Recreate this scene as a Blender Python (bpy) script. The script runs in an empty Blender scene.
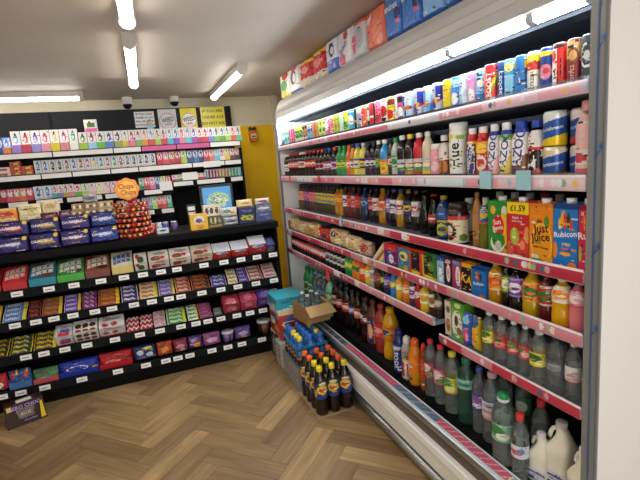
import bpy, math, random
import numpy as np
SC = bpy.context.scene
COL = SC.collection
PI = math.pi
RNG = random.Random(7)

# ---------------------------------------------------------------- camera model (pose and focal length of the photograph)
CAMP = (1.7047495, -0.3854266, 0.2063973, 444.9744747)
FPX = CAMP[3]
EYE = np.array([0.0, 0.0, 1.6])
def _rot(r):
    t = np.linalg.norm(r); k = np.array(r) / t
    K = np.array([[0, -k[2], k[1]], [k[2], 0, -k[0]], [-k[1], k[0], 0]])
    return np.eye(3) + math.sin(t) * K + (1 - math.cos(t)) * K @ K
RM = _rot(CAMP[:3])
def ray(u, v): return RM.T @ np.array([(u - 320) / FPX, (v - 240) / FPX, 1.0])
def ony(u, v, y): d = ray(u, v); return EYE + d * (y / d[1])
def onz(u, v, z): d = ray(u, v); return EYE + d * ((z - EYE[2]) / d[2])
def onx(u, v, x): d = ray(u, v); return EYE + d * (x / d[0])
def y_at(u, x, z):
    n = RM[0] - (u - 320) / FPX * RM[2]; return float(-(n @ (np.array([x, 0, z]) - EYE)) / n[1])
def x_at(u, y, z):
    n = RM[0] - (u - 320) / FPX * RM[2]; return float(-(n @ (np.array([0, y, z]) - EYE)) / n[0])

# ---------------------------------------------------------------- colours
NAMED = dict(white='f0eeea', black='141416', red='c81f28', blue='1c4fa8', navy='182457', green='2f9a44', lime='9ccf3a', yellow='f2cf22',
    orange='ee7c1e', pink='ee86b4', magenta='c8367e', purple='5a2f86', cyan='3fb8dc', teal='1f9a96', brown='5b3420', tan='c9975c', cream='efe2bf',
    grey='8c8f94', silver='c4c8cf', dark='26262b', cola='1d0f0c', amber='c98a1c', gold='c9a24a', pale='cfe4ee', sky='6fb6ea', maroon='6e1f28',
    lav='b79be0', mint='9fe0c0', coral='ee6a55', olive='6f7a2a', cobalt='1d2fa6', peach='f3b48c', mid='55585e', water='b9c6c8', milk='f8f3e2')
def s2l(c): return c / 12.92 if c <= 0.04045 else ((c + 0.055) / 1.055) ** 2.4
_cc = {}
def col(c):
    if not isinstance(c, str): return c
    if c not in _cc:
        h = NAMED.get(c, c)
        _cc[c] = tuple(s2l(int(h[i:i + 2], 16) / 255) for i in (0, 2, 4)) + (1.0,)
    return _cc[c]

# ---------------------------------------------------------------- materials
def mat(name, rough=.4, metal=0.0, spec=.5, attr=True, base=None, clear=0.0, coat=0.0, trans=0.0):
    m = bpy.data.materials.new(name); m.use_nodes = True
    nt = m.node_tree; b = nt.nodes['Principled BSDF']
    b.inputs['Roughness'].default_value = rough; b.inputs['Metallic'].default_value = metal
    b.inputs['Specular IOR Level'].default_value = spec; b.inputs['Coat Weight'].default_value = coat
    b.inputs['Transmission Weight'].default_value = trans
    if attr:
        a = nt.nodes.new('ShaderNodeAttribute'); a.attribute_name = 'Col'
        nt.links.new(a.outputs['Color'], b.inputs['Base Color'])
    else: b.inputs['Base Color'].default_value = col(base)
    if clear:
        t = nt.nodes.new('ShaderNodeBsdfTransparent'); mx = nt.nodes.new('ShaderNodeMixShader')
        lw = nt.nodes.new('ShaderNodeLayerWeight'); lw.inputs['Blend'].default_value = .35
        mr = nt.nodes.new('ShaderNodeMapRange'); mr.inputs['To Min'].default_value = 1 - clear; mr.inputs['To Max'].default_value = 1.0
        nt.links.new(lw.outputs['Facing'], mr.inputs['Value']); nt.links.new(mr.outputs['Result'], mx.inputs['Fac'])
        if attr: nt.links.new(a.outputs['Color'], t.inputs['Color'])
        nt.links.new(t.outputs[0], mx.inputs[1]); nt.links.new(b.outputs[0], mx.inputs[2])
        nt.links.new(mx.outputs[0], nt.nodes['Material Output'].inputs['Surface'])
    return m
PRINT = mat('printed_film', .32)
MATTE = mat('matte_paint', .6, spec=.12)
TINP = mat('printed_tin', .28, metal=.25)
METAL = mat('bare_metal', .3, metal=.9)
LIQUID = mat('filled_bottle', .07, spec=.6)
def clear_mat():
    m = bpy.data.materials.new('clear_plastic'); m.use_nodes = True; nt = m.node_tree; nt.nodes.remove(nt.nodes['Principled BSDF'])
    N = lambda t: nt.nodes.new('ShaderNode' + t); L = nt.links.new
    a = N('Attribute'); a.attribute_name = 'Col'; t = N('BsdfTransparent'); g = N('BsdfGlossy'); g.inputs['Roughness'].default_value = .08
    d = N('BsdfDiffuse'); L(a.outputs['Color'], d.inputs['Color']); m1 = N('MixShader'); m1.inputs[0].default_value = .10
    L(a.outputs['Color'], t.inputs['Color']); L(t.outputs[0], m1.inputs[1]); L(d.outputs[0], m1.inputs[2])
    lw = N('LayerWeight'); lw.inputs['Blend'].default_value = .25; mx = N('MixShader'); L(lw.outputs['Fresnel'], mx.inputs[0])
    L(m1.outputs[0], mx.inputs[1]); L(g.outputs[0], mx.inputs[2]); L(mx.outputs[0], nt.nodes['Material Output'].inputs['Surface'])
    return m
CLEAR = clear_mat()
def water_mat():
    m = bpy.data.materials.new('water_filled_plastic'); m.use_nodes = True; nt = m.node_tree; nt.nodes.remove(nt.nodes['Principled BSDF'])
    N = lambda t: nt.nodes.new('ShaderNode' + t); L = nt.links.new
    a = N('Attribute'); a.attribute_name = 'Col'; tc = N('TexCoord'); mp = N('Mapping'); mp.inputs['Scale'].default_value = (1, 1, .35)
    nz = N('TexNoise'); nz.inputs['Scale'].default_value = 55; nz.inputs['Detail'].default_value = 2; L(tc.outputs['Object'], mp.inputs[0]); L(mp.outputs[0], nz.inputs['Vector'])
    bp = N('Bump'); bp.inputs['Strength'].default_value = 1.0; bp.inputs['Distance'].default_value = .006; L(nz.outputs['Fac'], bp.inputs['Height'])
    t = N('BsdfTransparent'); g = N('BsdfGlossy'); g.inputs['Roughness'].default_value = .1; d = N('BsdfDiffuse'); tl = N('BsdfTranslucent')
    for q in (t, d, tl): L(a.outputs['Color'], q.inputs['Color'])
    L(bp.outputs[0], g.inputs['Normal']); L(bp.outputs[0], d.inputs['Normal'])
    m0 = N('MixShader'); m0.inputs[0].default_value = .4; L(d.outputs[0], m0.inputs[1]); L(tl.outputs[0], m0.inputs[2])
    m1 = N('MixShader'); m1.inputs[0].default_value = .17; L(t.outputs[0], m1.inputs[1]); L(m0.outputs[0], m1.inputs[2])
    lw = N('LayerWeight'); lw.inputs['Blend'].default_value = .32; L(bp.outputs[0], lw.inputs['Normal']); mx = N('MixShader'); L(lw.outputs['Fresnel'], mx.inputs[0])
    L(m1.outputs[0], mx.inputs[1]); L(g.outputs[0], mx.inputs[2]); L(mx.outputs[0], nt.nodes['Material Output'].inputs['Surface'])
    return m
WATER = water_mat()
PLAST = mat('moulded_plastic', .38)
GLOSS = mat('glossy_black', .12)
def emit(name, c, s):
    m = bpy.data.materials.new(name); m.use_nodes = True; nt = m.node_tree
    b = nt.nodes['Principled BSDF']; b.inputs['Base Color'].default_value = col(c)
    b.inputs['Emission Color'].default_value = col(c); b.inputs['Emission Strength'].default_value = s
    return m

# ---------------------------------------------------------------- mesh builder
class MB:
    def __init__(s): s.v = []; s.f = []; s.c = []; s.m = []; s.s = []
    def add(s, verts, faces, c, m=0, smooth=False):
        b = len(s.v); s.v += [tuple(map(float, p)) for p in verts]
        for i, f in enumerate(faces):
            s.f.append(tuple(b + k for k in f)); s.c.append(col(c(i) if callable(c) else c)); s.m.append(m); s.s.append(smooth)
        return s
    def box(s, x0, x1, y0, y1, z0, z1, c='white', m=0, top=None, front=None, side=None):
        v = [(x0, y0, z0), (x1, y0, z0), (x1, y1, z0), (x0, y1, z0), (x0, y0, z1), (x1, y0, z1), (x1, y1, z1), (x0, y1, z1)]
        f = [(0, 3, 2, 1), (4, 5, 6, 7), (0, 1, 5, 4), (2, 3, 7, 6), (1, 2, 6, 5), (3, 0, 4, 7)]
        cs = [c, top or c, front or c, c, side or c, side or c]
        return s.add(v, f, lambda i: cs[i], m)
    def prism(s, poly, a0, a1, c, m=0, axis='y', smooth=False, capc=None):
        """poly of 2-D points swept from a0 to a1 along axis (y: poly is x,z; x: poly is y,z; z: poly is x,y)"""
        put = {'y': lambda p, a: (p[0], a, p[1]), 'x': lambda p, a: (a, p[0], p[1]), 'z': lambda p, a: (p[0], p[1], a)}[axis]
        n = len(poly); v = [put(p, a0) for p in poly] + [put(p, a1) for p in poly]
        s.add(v, [(i, (i + 1) % n, n + (i + 1) % n, n + i) for i in range(n)], c, m, smooth)
        return s.add(v, [tuple(range(n))[::-1], tuple(range(n, 2 * n))], capc or (c if not callable(c) else c(0)), m)
    def lathe(s, prof, seg=20, c='white', m=0, cx=0, cy=0, smooth=True, axis='z', cap=True):
        """prof: (r, z) from the bottom up; c may be a function of (u, v): u the angle off the front in quarter turns, v the height share"""
        n = len(prof); z0, z1 = prof[0][1], prof[-1][1]; v = []; P = []
        for r, z in prof:
            for k in range(seg):
                a = 2 * PI * k / seg - PI / 2
                p = (cx + r * math.cos(a), cy + r * math.sin(a), z)
                if axis == 'y': p = (p[0], z, p[1])
                if axis == 'x': p = (z, p[0], p[1])
                v.append(p)
        faces, cols = [], []
        for i in range(n - 1):
            for k in range(seg):
                k2 = (k + 1) % seg; faces.append((i * seg + k, i * seg + k2, (i + 1) * seg + k2, (i + 1) * seg + k))
                if callable(c):
                    u = (k + .5) / seg * 4; u = u - 4 if u > 2 else u
                    cols.append(c(u, ((prof[i][1] + prof[i + 1][1]) / 2 - z0) / max(1e-9, z1 - z0)))
                else: cols.append(c)
        s.add(v, faces, lambda i: cols[i], m, smooth)
        if cap:
            e = cols[0] if cols else c; t = cols[-1]
            b = len(s.v) - len(v)
            for ring, cc, rev in ((0, e, True), (n - 1, t, False)):
                if prof[ring][0] > 1e-6:
                    q = tuple(b + ring * seg + k for k in range(seg)); s.f.append(q[::-1] if rev else q); s.c.append(col(cc)); s.m.append(m); s.s.append(False)
        return s
    def tube(s, pts, r, seg=8, c='grey', m=0, smooth=True):
        pts = [np.array(p, float) for p in pts]; v = []; n = len(pts)
        for i, p in enumerate(pts):
            d = pts[min(i + 1, n - 1)] - pts[max(i - 1, 0)]; d /= np.linalg.norm(d)
            a = np.cross(d, (0, 0, 1.0)); a = a if np.linalg.norm(a) > 1e-3 else np.cross(d, (1.0, 0, 0)); a /= np.linalg.norm(a); b = np.cross(d, a)
            rr = r[i] if isinstance(r, (list, tuple)) else r
            v += [tuple(p + rr * (math.cos(t) * a + math.sin(t) * b)) for t in (2 * PI * k / seg for k in range(seg))]
        f = [(i * seg + k, i * seg + (k + 1) % seg, (i + 1) * seg + (k + 1) % seg, (i + 1) * seg + k) for i in range(n - 1) for k in range(seg)]
        s.add(v, f, c, m, smooth)
        return s.add(v, [tuple(range(seg)), tuple(range((n - 1) * seg, n * seg))[::-1]], c if not callable(c) else c(0), m)
    def grid(s, fn, nu, nv, paint, m=0, smooth=True):
        """fn(a, b) for a, b in 0..1 gives a point; paint(a, b) a colour"""
        v = [fn(i / nu, j / nv) for j in range(nv + 1) for i in range(nu + 1)]
        f, cs = [], []
        for j in range(nv):
            for i in range(nu):
                a = j * (nu + 1) + i; f.append((a, a + 1, a + nu + 2, a + nu + 1)); cs.append(paint((i + .5) / nu, (j + .5) / nv) if callable(paint) else paint)
        return s.add(v, f, lambda i: cs[i], m, smooth)
    def mesh(s, name, mats):
        me = bpy.data.meshes.new(name); me.from_pydata(s.v, [], s.f)
        for q in (mats if isinstance(mats, (list, tuple)) else [mats]): me.materials.append(q)
        me.polygons.foreach_set('material_index', s.m); me.polygons.foreach_set('use_smooth', s.s)
        a = me.color_attributes.new('Col', 'FLOAT_COLOR', 'CORNER')
        buf = np.repeat(np.array(s.c, dtype=np.float32), [len(f) for f in s.f], axis=0)
        a.data.foreach_set('color', buf.ravel()); me.update()
        return me

# ---------------------------------------------------------------- lettering
_txt = {}
def text2d(t, size):
    """letter outlines as flat triangles, centred on the origin"""
    if t not in _txt:
        cu = bpy.data.curves.new('lettering', 'FONT'); cu.body = t; cu.align_x = 'CENTER'; cu.align_y = 'CENTER'; cu.resolution_u = 2; cu.offset = .018
        ob = bpy.data.objects.new('lettering', cu); COL.objects.link(ob)
        me = ob.evaluated_get(bpy.context.evaluated_depsgraph_get()).to_mesh()
        _txt[t] = ([(v.co.x, v.co.y) for v in me.vertices], [tuple(p.vertices) for p in me.polygons])
        ob.to_mesh_clear(); bpy.data.objects.remove(ob); bpy.data.curves.remove(cu)
    V, F = _txt[t]
    return [(x * size, y * size) for x, y in V], F
def lettering(mb, t, size, c, cx=0, cz=0, rot=0, y=0, wrap=None, m=0, sx=1.0):
    """letters on the front (-y) at (cx, cz); wrap = cylinder radius"""
    V, F = text2d(t, size); a = math.radians(rot); out = []
    for x, z in V:
        x *= sx
        x, z = x * math.cos(a) - z * math.sin(a) + cx, x * math.sin(a) + z * math.cos(a) + cz
        out.append((wrap * math.sin(x / wrap), -wrap * math.cos(x / wrap), z) if wrap else (x, y, z))
    return mb.add(out, F, c, m)

# ---------------------------------------------------------------- objects
LABELS = {}
def say(o, label, cat, group=None):
    n = len(label.split())
    if not 4 <= n <= 16: print('LABEL LENGTH', n, label)
    k = label.lower()
    if k in LABELS: print('LABEL TWICE', label)
    LABELS[k] = 1
    o['label'] = label; o['category'] = cat
    if group: o['group'] = group
def ob(name, me, parent=None, kind=None, label=None):
    o = bpy.data.objects.new(name, me); COL.objects.link(o)
    if parent: o.parent = parent
    if kind: o['kind'] = kind
    if label: o['label'] = label
    return o
def make(name, label, cat, parts, loc=(0, 0, 0), rz=0.0, group=None, sc=1.0, rx=0.0):
    """parts: a mesh (the thing is one mesh) or a list of (part name, mesh[, [(sub-part name, mesh)]])"""
    if isinstance(parts, list):
        o = ob(name, None); o.empty_display_size = .02
        for p in parts:
            q = ob(p[0], p[1], o)
            for sp in (p[2] if len(p) > 2 else []): ob(sp[0], sp[1], q)
    else: o = ob(name, parts)
    o.location = [float(a) for a in loc]; o.rotation_euler = (rx, 0, rz)
    o.scale = sc if isinstance(sc, (tuple, list)) else (sc, sc, sc)
    say(o, label, cat, group)
    return o
ORD = ['first', 'second', 'third', 'fourth', 'fifth', 'sixth', 'seventh', 'eighth', 'ninth', 'tenth', 'eleventh', 'twelfth', 'thirteenth', 'fourteenth', 'fifteenth', 'sixteenth', 'seventeenth', 'eighteenth', 'nineteenth', 'twentieth']
NUM = ['none', 'one', 'two', 'three', 'four', 'five', 'six', 'seven', 'eight', 'nine', 'ten', 'eleven', 'twelve', 'thirteen', 'fourteen', 'fifteen', 'sixteen', 'seventeen', 'eighteen', 'nineteen', 'twenty']
def nth(desc, i, n, end):
    return desc if n == 1 else f'{desc}, {ORD[i]} of {NUM[n]} from {end}'

# ---------------------------------------------------------------- printed patterns
def paint(base, bands=(), blobs=(), rects=(), fleck=None, fine=16):
    """colour of a pack at (u, v): u -1..1 across the front, v 0..1 up"""
    rr = random.Random(str(base) + str(bands) + str(blobs))
    # small print: short lines and specks of ink, part of the pack's own artwork
    inks = [b[4] for b in blobs] + [b[2] for b in bands] + ['e8e6e0', '2a2a30', '1c1c22']
    lines = []
    for _ in range(fine):
        a, b, w = rr.uniform(-.8, .6), rr.uniform(.06, .94), rr.uniform(.12, .6); lines.append((a, a + w, b, b + rr.uniform(.012, .045), rr.choice(inks)))
    def fn(u, v):
        c = base
        for v0, v1, k in bands:
            if v0 <= v <= v1: c = k
        for u0, u1, v0, v1, k in rects:
            if u0 <= u <= u1 and v0 <= v <= v1: c = k
        for bu, bv, ru, rv, k in blobs:
            if ((u - bu) / ru) ** 2 + ((v - bv) / rv) ** 2 <= 1: c = k
        for u0, u1, v0, v1, k in lines:
            if u0 <= u <= u1 and v0 <= v <= v1 and int(u * 31) % 4: c = k
        if fleck and abs(u) < 1.1 and rr.random() < fleck[1]: c = fleck[0]
        return c
    return fn
def dense(prof, z0, z1, n):
    """adds n even rings between z0 and z1 to a profile"""
    out = []
    for (r0, a), (r1, b) in zip(prof, prof[1:]):
        out.append((r0, a))
        if a >= z0 - 1e-9 and b <= z1 + 1e-9 and b > a:
            k = max(1, int(round(n * (b - a) / (z1 - z0))))
            out += [(r0 + (r1 - r0) * j / k, a + (b - a) * j / k) for j in range(1, k)]
    return out + [prof[-1]]
_mc = {}
def cached(key, fn):
    k = repr(key)
    if k not in _mc: _mc[k] = fn()
    return _mc[k]
# ================================================================ room shell
CEIL = 2.405; WY = 5.22; WXR = 2.12; WXL = -3.0; WYF = -2.6
def noise_mat(name, c1, c2, scale, rough, bump=0.0, stretch=(1, 1, 1)):
    m = bpy.data.materials.new(name); m.use_nodes = True; nt = m.node_tree; b = nt.nodes['Principled BSDF']
    tc = nt.nodes.new('ShaderNodeTexCoord'); mp = nt.nodes.new('ShaderNodeMapping'); mp.inputs['Scale'].default_value = stretch
    n = nt.nodes.new('ShaderNodeTexNoise'); n.inputs['Scale'].default_value = scale; n.inputs['Detail'].default_value = 5
    r = nt.nodes.new('ShaderNodeValToRGB'); r.color_ramp.elements[0].color = col(c1); r.color_ramp.elements[1].color = col(c2)
    r.color_ramp.elements[0].position = .3; r.color_ramp.elements[1].position = .7
    nt.links.new(tc.outputs['Object'], mp.inputs[0]); nt.links.new(mp.outputs[0], n.inputs['Vector']); nt.links.new(n.outputs['Fac'], r.inputs[0])
    nt.links.new(r.outputs[0], b.inputs['Base Color']); b.inputs['Roughness'].default_value = rough; b.inputs['Specular IOR Level'].default_value = .3
    if bump:
        bp = nt.nodes.new('ShaderNodeBump'); bp.inputs['Strength'].default_value = bump; bp.inputs['Distance'].default_value = .002
        nt.links.new(n.outputs['Fac'], bp.inputs['Height']); nt.links.new(bp.outputs[0], b.inputs['Normal'])
    return m
CEILM = noise_mat('ceiling_paint', 'c6bcb1', 'cdc3b8', 3, .55, .1)
CREAM = noise_mat('cream_wall_paint', 'd8cdb2', 'e0d6bd', 4, .7, .1)
YELLOWM = noise_mat('yellow_wall_paint', 'f2bf10', 'f6c616', 5, .6, .1)
WHITEP = noise_mat('white_panel', 'dcd8d0', 'e4e0d9', 2, .45)

def floor_mat():
    m = bpy.data.materials.new('oak_plank'); m.use_nodes = True; nt = m.node_tree; b = nt.nodes['Principled BSDF']; L = nt.links.new
    N = lambda t: nt.nodes.new('ShaderNode' + t)
    at = N('Attribute'); at.attribute_name = 'Col'; uv = N('UVMap'); uv.uv_map = 'grain'
    mp = N('Mapping'); mp.inputs['Scale'].default_value = (2.2, 38, 1); n = N('TexNoise'); n.inputs['Scale'].default_value = 1.6; n.inputs['Detail'].default_value = 7; n.inputs['Distortion'].default_value = .7
    mp2 = N('Mapping'); mp2.inputs['Scale'].default_value = (1.2, 7, 1); n2 = N('TexNoise'); n2.inputs['Scale'].default_value = 2.0; n2.inputs['Detail'].default_value = 3
    L(uv.outputs[0], mp.inputs[0]); L(mp.outputs[0], n.inputs['Vector']); L(uv.outputs[0], mp2.inputs[0]); L(mp2.outputs[0], n2.inputs['Vector'])
    r = N('MapRange'); r.inputs['From Min'].default_value = .3; r.inputs['From Max'].default_value = .72; r.inputs['To Min'].default_value = .8; r.inputs['To Max'].default_value = 1.14
    r2 = N('MapRange'); r2.inputs['From Min'].default_value = .3; r2.inputs['From Max'].default_value = .7; r2.inputs['To Min'].default_value = .78; r2.inputs['To Max'].default_value = 1.2
    mul = N('Math'); mul.operation = 'MULTIPLY'; L(n.outputs['Fac'], r.inputs['Value']); L(n2.outputs['Fac'], r2.inputs['Value']); L(r.outputs[0], mul.inputs[0]); L(r2.outputs[0], mul.inputs[1])
    vm = N('VectorMath'); vm.operation = 'SCALE'; L(at.outputs['Color'], vm.inputs[0]); L(mul.outputs[0], vm.inputs['Scale'])
    L(vm.outputs[0], b.inputs['Base Color']); b.inputs['Roughness'].default_value = .42; b.inputs['Specular IOR Level'].default_value = .35
    return m
def build_floor():
    W, Lp = .122, .488; n = 4; s = math.sqrt(.5); v, f, c, uvs = [], [], [], []
    rr = random.Random(3); tones = ['9c8058', '8c7150', 'a4875d', '937955', '866c4b', 'a98c63', '987d58', '907653']
    def clip(poly):
        for ax, lim, sg in ((0, WXL, 1), (0, WXR, -1), (1, WYF, 1), (1, WY, -1)):
            out = []
            for i in range(len(poly)):
                p, q = poly[i], poly[(i + 1) % len(poly)]; dp, dq = sg * (p[ax] - lim), sg * (q[ax] - lim)
                if dp >= 0: out.append(p)
                if dp * dq < 0:
                    t = dp / (dp - dq); out.append(tuple(p[k] + (q[k] - p[k]) * t for k in range(4)))
            poly = out
            if len(poly) < 3: return None
        return poly
    def tile(x, y, w, h):
        g = .0008; P = [(x + g, y + g), (x + w - g, y + g), (x + w - g, y + h - g), (x + g, y + h - g)]
        ou, ov = rr.random() * 50, rr.random() * 50
        poly = []
        for a, b in P:
            u, t = ((a - x), (b - y)) if w > h else ((b - y), (a - x))
            poly.append((s * (a - b) - .17, s * (a + b) + .06, u + ou, t + ov))
        poly = clip(poly)
        if not poly: return
        b0 = len(v); v.extend((p[0], p[1], 0) for p in poly); f.append(tuple(range(b0, b0 + len(poly)))); uvs.extend((p[2], p[3]) for p in poly); c.append(col(rr.choice(tones)))
    for j in range(-14, 15):
        for i in range(-60, 61):
            ox, oy = (i + n * j) * W, (i - n * j) * W
            cx, cy = s * (ox - oy), s * (ox + oy)
            if not (WXL - 1 < cx < WXR + 1 and WYF - 1 < cy < WY + 1): continue
            tile(ox, oy, Lp, W); tile(ox + Lp, oy + W - Lp, W, Lp)
    b0 = len(v); v.extend([(WXL, WYF, -.002), (WXR, WYF, -.002), (WXR, WY, -.002), (WXL, WY, -.002)]); f.append((b0, b0 + 1, b0 + 2, b0 + 3)); uvs.extend([(0, 0)] * 4); c.append(col('3a2c1e'))
    b0 = len(v); v.extend([(WXL, WYF, -.1), (WXR, WYF, -.1), (WXR, WY, -.1), (WXL, WY, -.1)]); f.append((b0 + 3, b0 + 2, b0 + 1, b0)); uvs.extend([(0, 0)] * 4); c.append(col('3a2c1e'))
    me = bpy.data.meshes.new('floor'); me.from_pydata(v, [], f); me.materials.append(floor_mat())
    a = me.color_attributes.new('Col', 'FLOAT_COLOR', 'CORNER'); a.data.foreach_set('color', np.repeat(np.array(c, np.float32), [len(q) for q in f], axis=0).ravel())
    ul = me.uv_layers.new(name='grain'); ul.data.foreach_set('uv', np.array(uvs, np.float32).ravel())
    ob('floor', me, kind='structure')
build_floor()
def slab(name, x0, x1, y0, y1, z0, z1, m, c='white'):
    return ob(name, MB().box(x0, x1, y0, y1, z0, z1, c).mesh(name, m), kind='structure')
slab('ceiling', WXL, WXR, WYF, WY, CEIL, CEIL + .1, CEILM)
YT = float(ony(256, 125.5, WY)[2])
YX0 = 1.0
slab('wall_back', WXL - .1, WXR + .1, WY, WY + .1, 0, CEIL + .1, CREAM)
YXR = float(ony(272.5, 125, WY)[0])
slab('wall_back_yellow', YX0, YXR, WY - .012, WY, 0, YT, YELLOWM)
slab('wall_left', WXL - .1, WXL, WYF, WY, 0, CEIL + .1, CREAM)
slab('wall_right', WXR, WXR + .1, WYF, WY, 0, CEIL + .1, CREAM)
# low wall, header and piers behind the camera; unseen glazed window added for daylight
OX0, OX1, OZ0, OZ1 = -2.3, 1.75, .25, 2.25
wf = MB().box(WXL - .1, OX0, WYF - .1, WYF, 0, CEIL + .1).box(OX1, WXR + .1, WYF - .1, WYF, 0, CEIL + .1).box(OX0, OX1, WYF - .1, WYF, 0, OZ0).box(OX0, OX1, WYF - .1, WYF, OZ1, CEIL + .1)
ob('wall_front', wf.mesh('wall_front', CREAM), kind='structure')
wn = ob('added_window_1', None); wn['kind'] = 'structure'; wn.location = (0, WYF, 0)
fm = MB().box(OX0, OX1, -.07, -.03, OZ0, OZ0 + .05, '6a6c70').box(OX0, OX1, -.07, -.03, OZ1 - .05, OZ1, '6a6c70')
for x in (OX0, OX0 + 1.3, OX0 + 2.65, OX1 - .05): fm.box(x, x + .05, -.07, -.03, OZ0 + .05, OZ1 - .05, '6a6c70')
ob('added_window_frame', fm.mesh('added_window_frame', PLAST), wn)
gl = MB()
for x0, x1 in ((OX0 + .05, OX0 + 1.3), (OX0 + 1.35, OX0 + 2.65), (OX0 + 2.7, OX1 - .05)): gl.box(x0, x1, -.052, -.048, OZ0 + .05, OZ1 - .05, 'f6f8f8')
ob('pane', gl.mesh('pane', CLEAR), wn)
slab('trim_back_corner', YXR, YXR + .07, WY - .05, WY, 0, CEIL, CREAM)
# shallow boxed-in duct along the top of the back wall

# ---------------------------------------------------------------- ceiling tube lights
TUBE = emit('tube_light', 'fff9f0', 7)
def tube_light(label, p0, p1, z):
    p0, p1 = np.array(p0), np.array(p1); d = p1 - p0; L = float(np.linalg.norm(d)); rz = math.atan2(d[1], d[0])
    t = ob('ceiling_tube_light', None); t.location = (float(p0[0]), float(p0[1]), 0); t.rotation_euler = (0, 0, rz)
    h = MB().prism([(-.031, z + .016), (.031, z + .016), (.033, CEIL - .002), (-.033, CEIL - .002)], 0, L, 'c9c4bb', axis='x')
    ob('housing', h.mesh('housing', PLAST), t)
    pr = [(0.031 * math.cos(a), z + .018 + 0.031 * math.sin(a)) for a in (PI * k / 20 for k in range(19, 42))]
    ob('diffuser', MB().prism(pr, .03, L - .03, 'white', axis='x', smooth=False).mesh('diffuser', TUBE), t)
    for a, b in ((-.004, .034), (L - .034, L + .004)):
        pe = [(.04 * math.cos(q), z + .018 + .04 * math.sin(q)) for q in (PI * k / 10 for k in range(10, 21))] + [(.04, CEIL - .002), (-.04, CEIL - .002)]
        ob('end_cap', MB().prism(pe, a, b, 'bdb6ab', axis='x').mesh('end_cap', PLAST), t)
    say(t, label, 'light', 'ceiling tube lights'); return t
TZ = 2.338
a, b = onz(134, 87, TZ), onz(129.5, 44, TZ)
tube_light('white tube light running from the camera end toward the back counter', (float(a[0]), float(a[1])), (float(b[0]), float(b[1])), TZ)
a, b = onz(128, 27, TZ), onz(124, 0, TZ)
d_ = (b - a) / np.linalg.norm(b - a) * 1.5
tube_light('white tube light cut off by the top edge, in line with another', a[:2], (a + d_)[:2], TZ)
tube_light('unseen white tube light added behind the camera in the same ceiling line', (a + d_ * 1.35)[:2], (a + d_ * 2.35)[:2], TZ)  # unseen tube, added for more room light
a, b = onz(214, 101, TZ - .02), onz(243, 74, TZ - .02)
tube_light('white tube light near the yellow wall corner, slanting toward the counter', a[:2], b[:2], TZ)
a = onz(84, 101, TZ - .02)
tube_light('long white tube light lying parallel to the back wall', (float(a[0]), float(a[1])), (float(a[0]) - 1.6, float(a[1])), TZ)
tube_light('added white tube light on the ceiling over the shop floor, out of frame', (-1.6, 2.6), (-1.6, 1.1), TZ)  # out-of-frame tube added for general lighting
tube_light('added white tube light over the shop floor beside the camera, out of frame', (-1.6, .4), (-1.6, -1.1), TZ)  # added out of frame to lighten the fridge fronts
tube_light('unseen white tube light added behind the camera toward the fridge side', (1.3, -.3), (1.3, -1.8), TZ)  # added behind the camera to brighten the near end panel
tube_light('unseen white tube light added behind the camera by the far corner', (-.9, -1.9), (.6, -1.9), TZ)  # another unseen lamp added to light the near fridge end

# ---------------------------------------------------------------- domed cameras on the back wall
def cctv(u, v, label):
    p = ony(u, v, WY - .12)
    b = MB().lathe([(.05, .0), (.05, .05), (.052, .052), (.052, .075), (.046, .085)], 20, 'e4e0d8')
    d = MB().lathe([(0.001, -.045), (.02, -.042), (.036, -.03), (.044, -.012), (.046, 0.0)], 20, '151518', cap=False)
    br = MB().box(-.03, .03, .03, .119, .02, .075, 'd8d4cc')
    make('dome_camera', label, 'camera', [('body', b.mesh('body', PLAST)), ('dome', d.mesh('dome', GLOSS)), ('bracket', br.mesh('bracket', PLAST))], (p[0], p[1], float(p[2]) - .02), group='dome cameras')
cctv(127, 102.5, 'white dome camera on the back wall below the ceiling tube line')
cctv(174, 100, 'white dome camera on the back wall above the three yellow posters')
# ================================================================ open display fridge (one thing with parts)
FX, FY0, FY1 = 1.16, .9, 3.9; FBX = 1.98
FR = ob('display_fridge', None); FR.location = (FX, FY0, 0)
say(FR, 'long grey open-front drinks fridge with pink shelf rails along the wall', 'fridge')
def fpart(name, mb, m, parent=FR, label=None):
    # builder coordinates are world ones
    ox, oy = FX, FY0
    mb.v = [(x - ox, y - oy, z) for x, y, z in mb.v]
    return ob(name, mb.mesh(name, m), parent, label=label)
# end panels: white outer sheet, grey front trim
def end_prof(x0): return [(x0, .0), (x0, 1.93), (x0 + .015, 2.06), (x0 + .05, 2.12), (x0 + .11, 2.165), (FBX, 2.165), (FBX, 0)]
for y0, y1, nm in ((.852, .898, 'near end panel, white outside'), (3.902, 3.945, None)):
    p = fpart('end_panel', MB().prism(end_prof(FX + .006), y0, y1, 'efedeb'), PLAST, label=nm)
    t = MB().prism([(FX - .001, .0), (FX - .001, 1.93), (FX + .012, 2.07), (FX + .05, 2.135), (FX + .055, 2.13), (FX + .018, 2.06), (FX + .0055, 1.93), (FX + .0055, 0)], y0 - .002, y1 + .002, '868684')
    fpart('front_trim', t, PLAST, p)
    g = MB().box(FX - .004, FX - .0012, y0 + .021, y0 + .026, .0, 1.96, '4a6490'); g.box(FX - .0035, FX - .0012, y0 + .0, y0 + .006, 0, 1.96, '6f7276')
    fpart('edge_strip', g, PLAST, p)
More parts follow.
